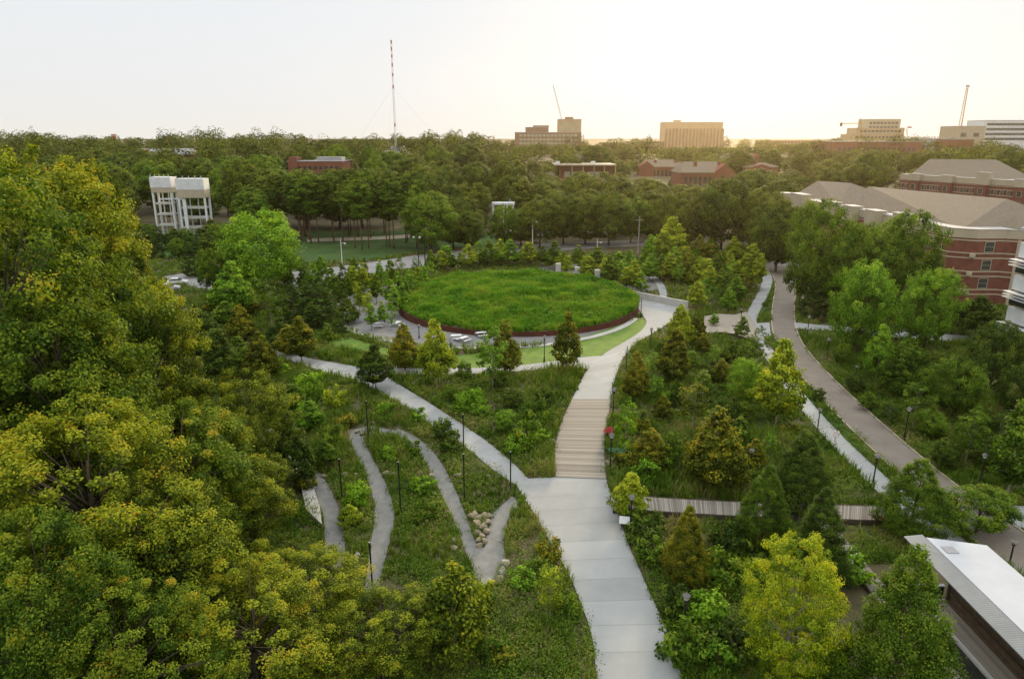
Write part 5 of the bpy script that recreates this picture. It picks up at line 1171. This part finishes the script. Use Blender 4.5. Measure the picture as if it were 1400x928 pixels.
e = far_block('construction_building', 'stepped concrete building under construction with open floors', 1165, 1236, 184, 860, 30, 'tan', 1, 12, 'glass', first=3.2, wh=2.4, ww=3)
far_block('', '', 1172, 1237, 175.5, 862, 26, 'tan', 1, 11, 'glass', first=3.4, wh=2.6, ww=3.4, parent=e); far_block('', '', 1186, 1232, 163.5, 864, 22, 'cream', 2, 8, 'glass', first=4.0, wh=2.4, ww=3.2, parent=e)
e = jib('tower_crane', 1178, 169, 1149, 169.5, 855, 1.5, 'craneyellow', 'short yellow tower crane jib beside the building under construction', 8)
v = at(1177, 162, 855) - Vector(e.location); b_ = at(1178, 186, 855) - Vector(e.location); m = MB(); m.tube([b_, v], .6, 4); m.build('crane_mast', M['craneyellow'], e); q_ = at(1150, 170.5, 855) - Vector(e.location); m = MB(); m.box(tuple(q_), (2, 2, 4)); m.build('counterweight', M['black'], e)
e = jib('crane_jib', 1241, 190, 1240, 176, 850, 1.4, 'mastred', 'small red crane mast right of the building under construction', 5); m = MB(); m.box((0, 0, 13), (4.5, 1.5, 1.5)); m.build('crane_head', M['mastred'], e)
e = far_block('laboratory_building', 'grey roofed building with a row of roof stacks on the skyline', 1264, 1310, 190, 760, 26, 'roof_grey')
for k in range(11):
    a_ = at(1267 + k * 4, 187, 760); m = MB(); m.lathe([(.5, a_.z - e.location.z - 3), (.5, a_.z - e.location.z)], 8, (a_.x - e.location.x, 6, 0)); m.build('roof_stack', M['cream'], e)
far_block('brick_annex', 'red brick annex below the beige building at the skyline end', 1296, 1332, 191, 700, 20, 'brick_far')
e = far_block('office_building', 'large beige and white banded office building at the end of the skyline', 1308, 1348, 173, 800, 30, 'cream', 1, 2, first=9, wh=4, ww=6)
far_block('', '', 1346, 1420, 165, 804, 30, 'white', 4, 12, 'glass', first=4, wh=2.6, ww=4.2, parent=e)
e = jib('lattice_crane', 1313, 176, 1323, 120, 830, 3.0, 'craneyellow', 'pale yellow lattice crane jib rising beside the office building', 14); v = at(1323, 118, 830) - Vector(e.location); m = MB(); m.box(tuple(v), (2.6, 2.6, 2.2)); m.build('jib_head', M['greymetal'], e)
# ------------------------------------------------------------------ white roofed pavilion and basin
e = empty('pavilion', (0, 0, 0), 'white flat roofed pavilion with grey ribbed eave beside the dense conical tree', 'pavilion')
ZR = 4.5
m = MB(); m.prism([(29.65, 22), (29.65, 43.6), (33.35, 42.6), (33.35, 22)], ZR - .25, ZR); m.build('roof', M['membrane'], e)
m = MB()
for k in range(124):
    y0 = 22 + k * .1775; m.add([(28.3, y0, ZR - .16), (29.62, y0, ZR - .02), (29.62, y0 + .165, ZR - .02), (28.3, y0 + .165, ZR - .16), (28.3, y0, ZR - .24), (28.3, y0 + .165, ZR - .24), (29.62, y0, ZR - .24), (29.62, y0 + .165, ZR - .24)], [(0, 1, 2, 3), (0, 3, 5, 4), (4, 6, 1, 0), (3, 2, 7, 5)])
m.build('ribbed_eave', M['eave'], e)
m = MB(); m.box((32.3, 32.3, 2.1), (2.0, 20.4, 4.0)); m.build('back_wall', M['boards'], e)
for y in (24, 33, 42):
    m = MB(); m.box((30.9, y, 2.1), (.16, .16, 4.1)); m.build('post', M['wood_dark'], e)
m = MB(); m.prism([(30.0, 41.6), (30.8, 41.6), (30.8, 42.4), (30.0, 42.4)], ZR + .002, ZR + .05); m.build('roof_hatch', M['roof_grey'], e)
t = empty('timber_terrace', (0, 0, 0), 'stepped timber seating terrace along the basin under the pavilion', 'terrace')
m = MB()
for k in range(7): m.box((29.55 + .2 * (k + .5), 32, .2), (.185, 20, .1))
m.build('deck_planks', M['wood_grey'], t)
for x_, z_ in ((30.98, .45), (31.14, .85)):
    m = MB(); m.box((x_, 32.2, z_ / 2 + .05), (.15, 20, z_)); m.build('bench_step', M['boards'], t)
b = empty('basin', (0, 0, 0), 'dark sunken basin with pale rim beside the timber terrace', 'basin')
m = MB(); m.prism([(27.62, 22), (29.2, 22), (29.2, 41.8), (28.4, 41.8), (27.62, 36.5)], .03, .07); m.build('basin_floor', M['water'], b)
m = MB(); m.box((29.37, 32, .13), (.26, 20, .2)); m.build('rim', M['conc_wall'], b)
m = MB(); m.box((29.4, 43.0, .45), (3.6, .2, .86)); m.build('end_wall', M['darkwall'], b); m = MB(); m.box((29.4, 43.0, .93), (3.7, .3, .09)); m.build('rim', M['greymetal'], b)
m = MB(); m.box((29.3, 42.2, .3), (3.4, .12, .1)); m.build('rim', M['greymetal'], b)
# steam over the low building
bm = bmesh.new(); bmesh.ops.create_icosphere(bm, subdivisions=3, radius=1); me = bpy.data.meshes.new('steam'); bm.to_mesh(me); bm.free()
ms, nt = newmat('steam'); out = N(nt, 'ShaderNodeOutputMaterial'); pv = N(nt, 'ShaderNodeVolumePrincipled'); pv.inputs['Color'].default_value = (.95, .95, .95, 1)
tc = N(nt, 'ShaderNodeTexCoord'); ln = N(nt, 'ShaderNodeVectorMath', operation='LENGTH'); mr = N(nt, 'ShaderNodeMapRange'); mr.inputs['From Min'].default_value = 1; mr.inputs['From Max'].default_value = .1; mr.inputs['To Max'].default_value = .10
nt.links.new(tc.outputs['Object'], ln.inputs[0]); nt.links.new(ln.outputs['Value'], mr.inputs['Value']); sn = N(nt, 'ShaderNodeTexNoise'); sn.inputs['Scale'].default_value = 1.6; sn.inputs['Detail'].default_value = 4; nt.links.new(tc.outputs['Object'], sn.inputs['Vector']); sm = N(nt, 'ShaderNodeMapRange'); sm.inputs['From Min'].default_value = .42; sm.inputs['From Max'].default_value = .7; nt.links.new(sn.outputs['Fac'], sm.inputs['Value']); ml = N(nt, 'ShaderNodeMath', operation='MULTIPLY'); nt.links.new(mr.outputs[0], ml.inputs[0]); nt.links.new(sm.outputs[0], ml.inputs[1]); nt.links.new(ml.outputs[0], pv.inputs['Density']); nt.links.new(pv.outputs[0], out.inputs['Volume'])
o = link('steam', me, ms); p = at(791, 217, 415); o.location = p; o.scale = (3.5, 3.5, 5); tag(o, 'small white wisp of steam above the low flat roofed building', 'steam', kind='stuff')
# ------------------------------------------------------------------ haze, sky, sun, camera
HAZE = .00005; VEIL = 18.2
m = MB(); m.box((0, 560, 74.5), (2900, 1640, 151))
me = m.mesh('haze'); mh, nt = newmat('haze_air'); out = N(nt, 'ShaderNodeOutputMaterial'); pv = N(nt, 'ShaderNodeVolumePrincipled'); pv.inputs['Color'].default_value = (1.0, .83, .56, 1); pv.inputs['Density'].default_value = HAZE; pv.inputs['Anisotropy'].default_value = .78
nt.links.new(pv.outputs[0], out.inputs['Volume']); o = link('haze', me, mh); tag(o, kind='stuff', label='thin warm evening haze', cat='haze')
SUN_EL, SUN_AZ = R(12), math.atan((985 - 700) / F)       # azimuth measured from +Y towards +X
w = bpy.data.worlds.new('World'); SC.world = w; w.use_nodes = True; nt = w.node_tree; nt.nodes.clear()
out = N(nt, 'ShaderNodeOutputWorld'); bg = N(nt, 'ShaderNodeBackground'); sky = N(nt, 'ShaderNodeTexSky', sky_type='NISHITA')
sky.sun_disc = False; sky.sun_elevation = SUN_EL; sky.sun_rotation = SUN_AZ; sky.air_density = 1.2; sky.dust_density = 2.5; sky.ozone_density = 1.0
hs = N(nt, 'ShaderNodeHueSaturation'); hs.inputs['Saturation'].default_value = .22
tc = N(nt, 'ShaderNodeTexCoord'); sx = N(nt, 'ShaderNodeSeparateXYZ'); rp = N(nt, 'ShaderNodeValToRGB'); el = rp.color_ramp.elements   # thin overcast veil, brighter overhead
el[0].position = 0; el[0].color = (.455, .445, .42, 1); el[1].position = 1; el[1].color = (1.06, 1.07, 1.08, 1)   # thin overcast veil, brighter overhead
for p_, c_ in ((.02, (.45, .447, .435, 1)), (.06, (.435, .447, .457, 1)), (.17, (.425, .447, .468, 1)), (.42, (.53, .54, .55, 1)), (.7, (.84, .85, .86, 1))):
    k = el.new(p_); k.color = c_
nt.links.new(tc.outputs['Generated'], sx.inputs[0]); nt.links.new(sx.outputs['Z'], rp.inputs[0])
vs_ = N(nt, 'ShaderNodeVectorMath', operation='SCALE'); vs_.inputs['Scale'].default_value = VEIL; nt.links.new(rp.outputs[0], vs_.inputs[0])
mx = N(nt, 'ShaderNodeMix', data_type='RGBA'); mx.inputs[0].default_value = .994
nt.links.new(sky.outputs[0], hs.inputs['Color']); nt.links.new(hs.outputs[0], mx.inputs[6]); nt.links.new(vs_.outputs[0], mx.inputs[7]); nt.links.new(mx.outputs[2], bg.inputs['Color']); bg.inputs['Strength'].default_value = .10
nt.links.new(bg.outputs[0], out.inputs['Surface'])
sl = bpy.data.lights.new('sun', 'SUN'); sl.energy = 5.0; sl.angle = R(7); sl.color = (1, .76, .46); so = bpy.data.objects.new('sun', sl); COL.objects.link(so)
d = Vector((math.sin(SUN_AZ) * math.cos(SUN_EL), math.cos(SUN_AZ) * math.cos(SUN_EL), math.sin(SUN_EL))); so.rotation_euler = d.to_track_quat('Z', 'Y').to_euler()
cam = bpy.data.cameras.new('camera'); co = bpy.data.objects.new('camera', cam); COL.objects.link(co); co.location = (0, 0, H); co.rotation_euler = (R(90) - PITCH, 0, 0)
cam.sensor_width = 36; cam.lens = 36 * F / 1400; cam.clip_end = 20000; SC.camera = co
SC.view_settings.view_transform = 'Standard'; SC.view_settings.look = 'None'; SC.view_settings.exposure = .1; SC.view_settings.gamma = 1
cy = SC.cycles; cy.use_denoising = True; cy.max_bounces = 6; cy.diffuse_bounces = 2; cy.transmission_bounces = 4; cy.volume_bounces = 0; cy.sample_clamp_indirect = 4
try: cy.denoiser = 'OPENIMAGEDENOISE'
except Exception: pass
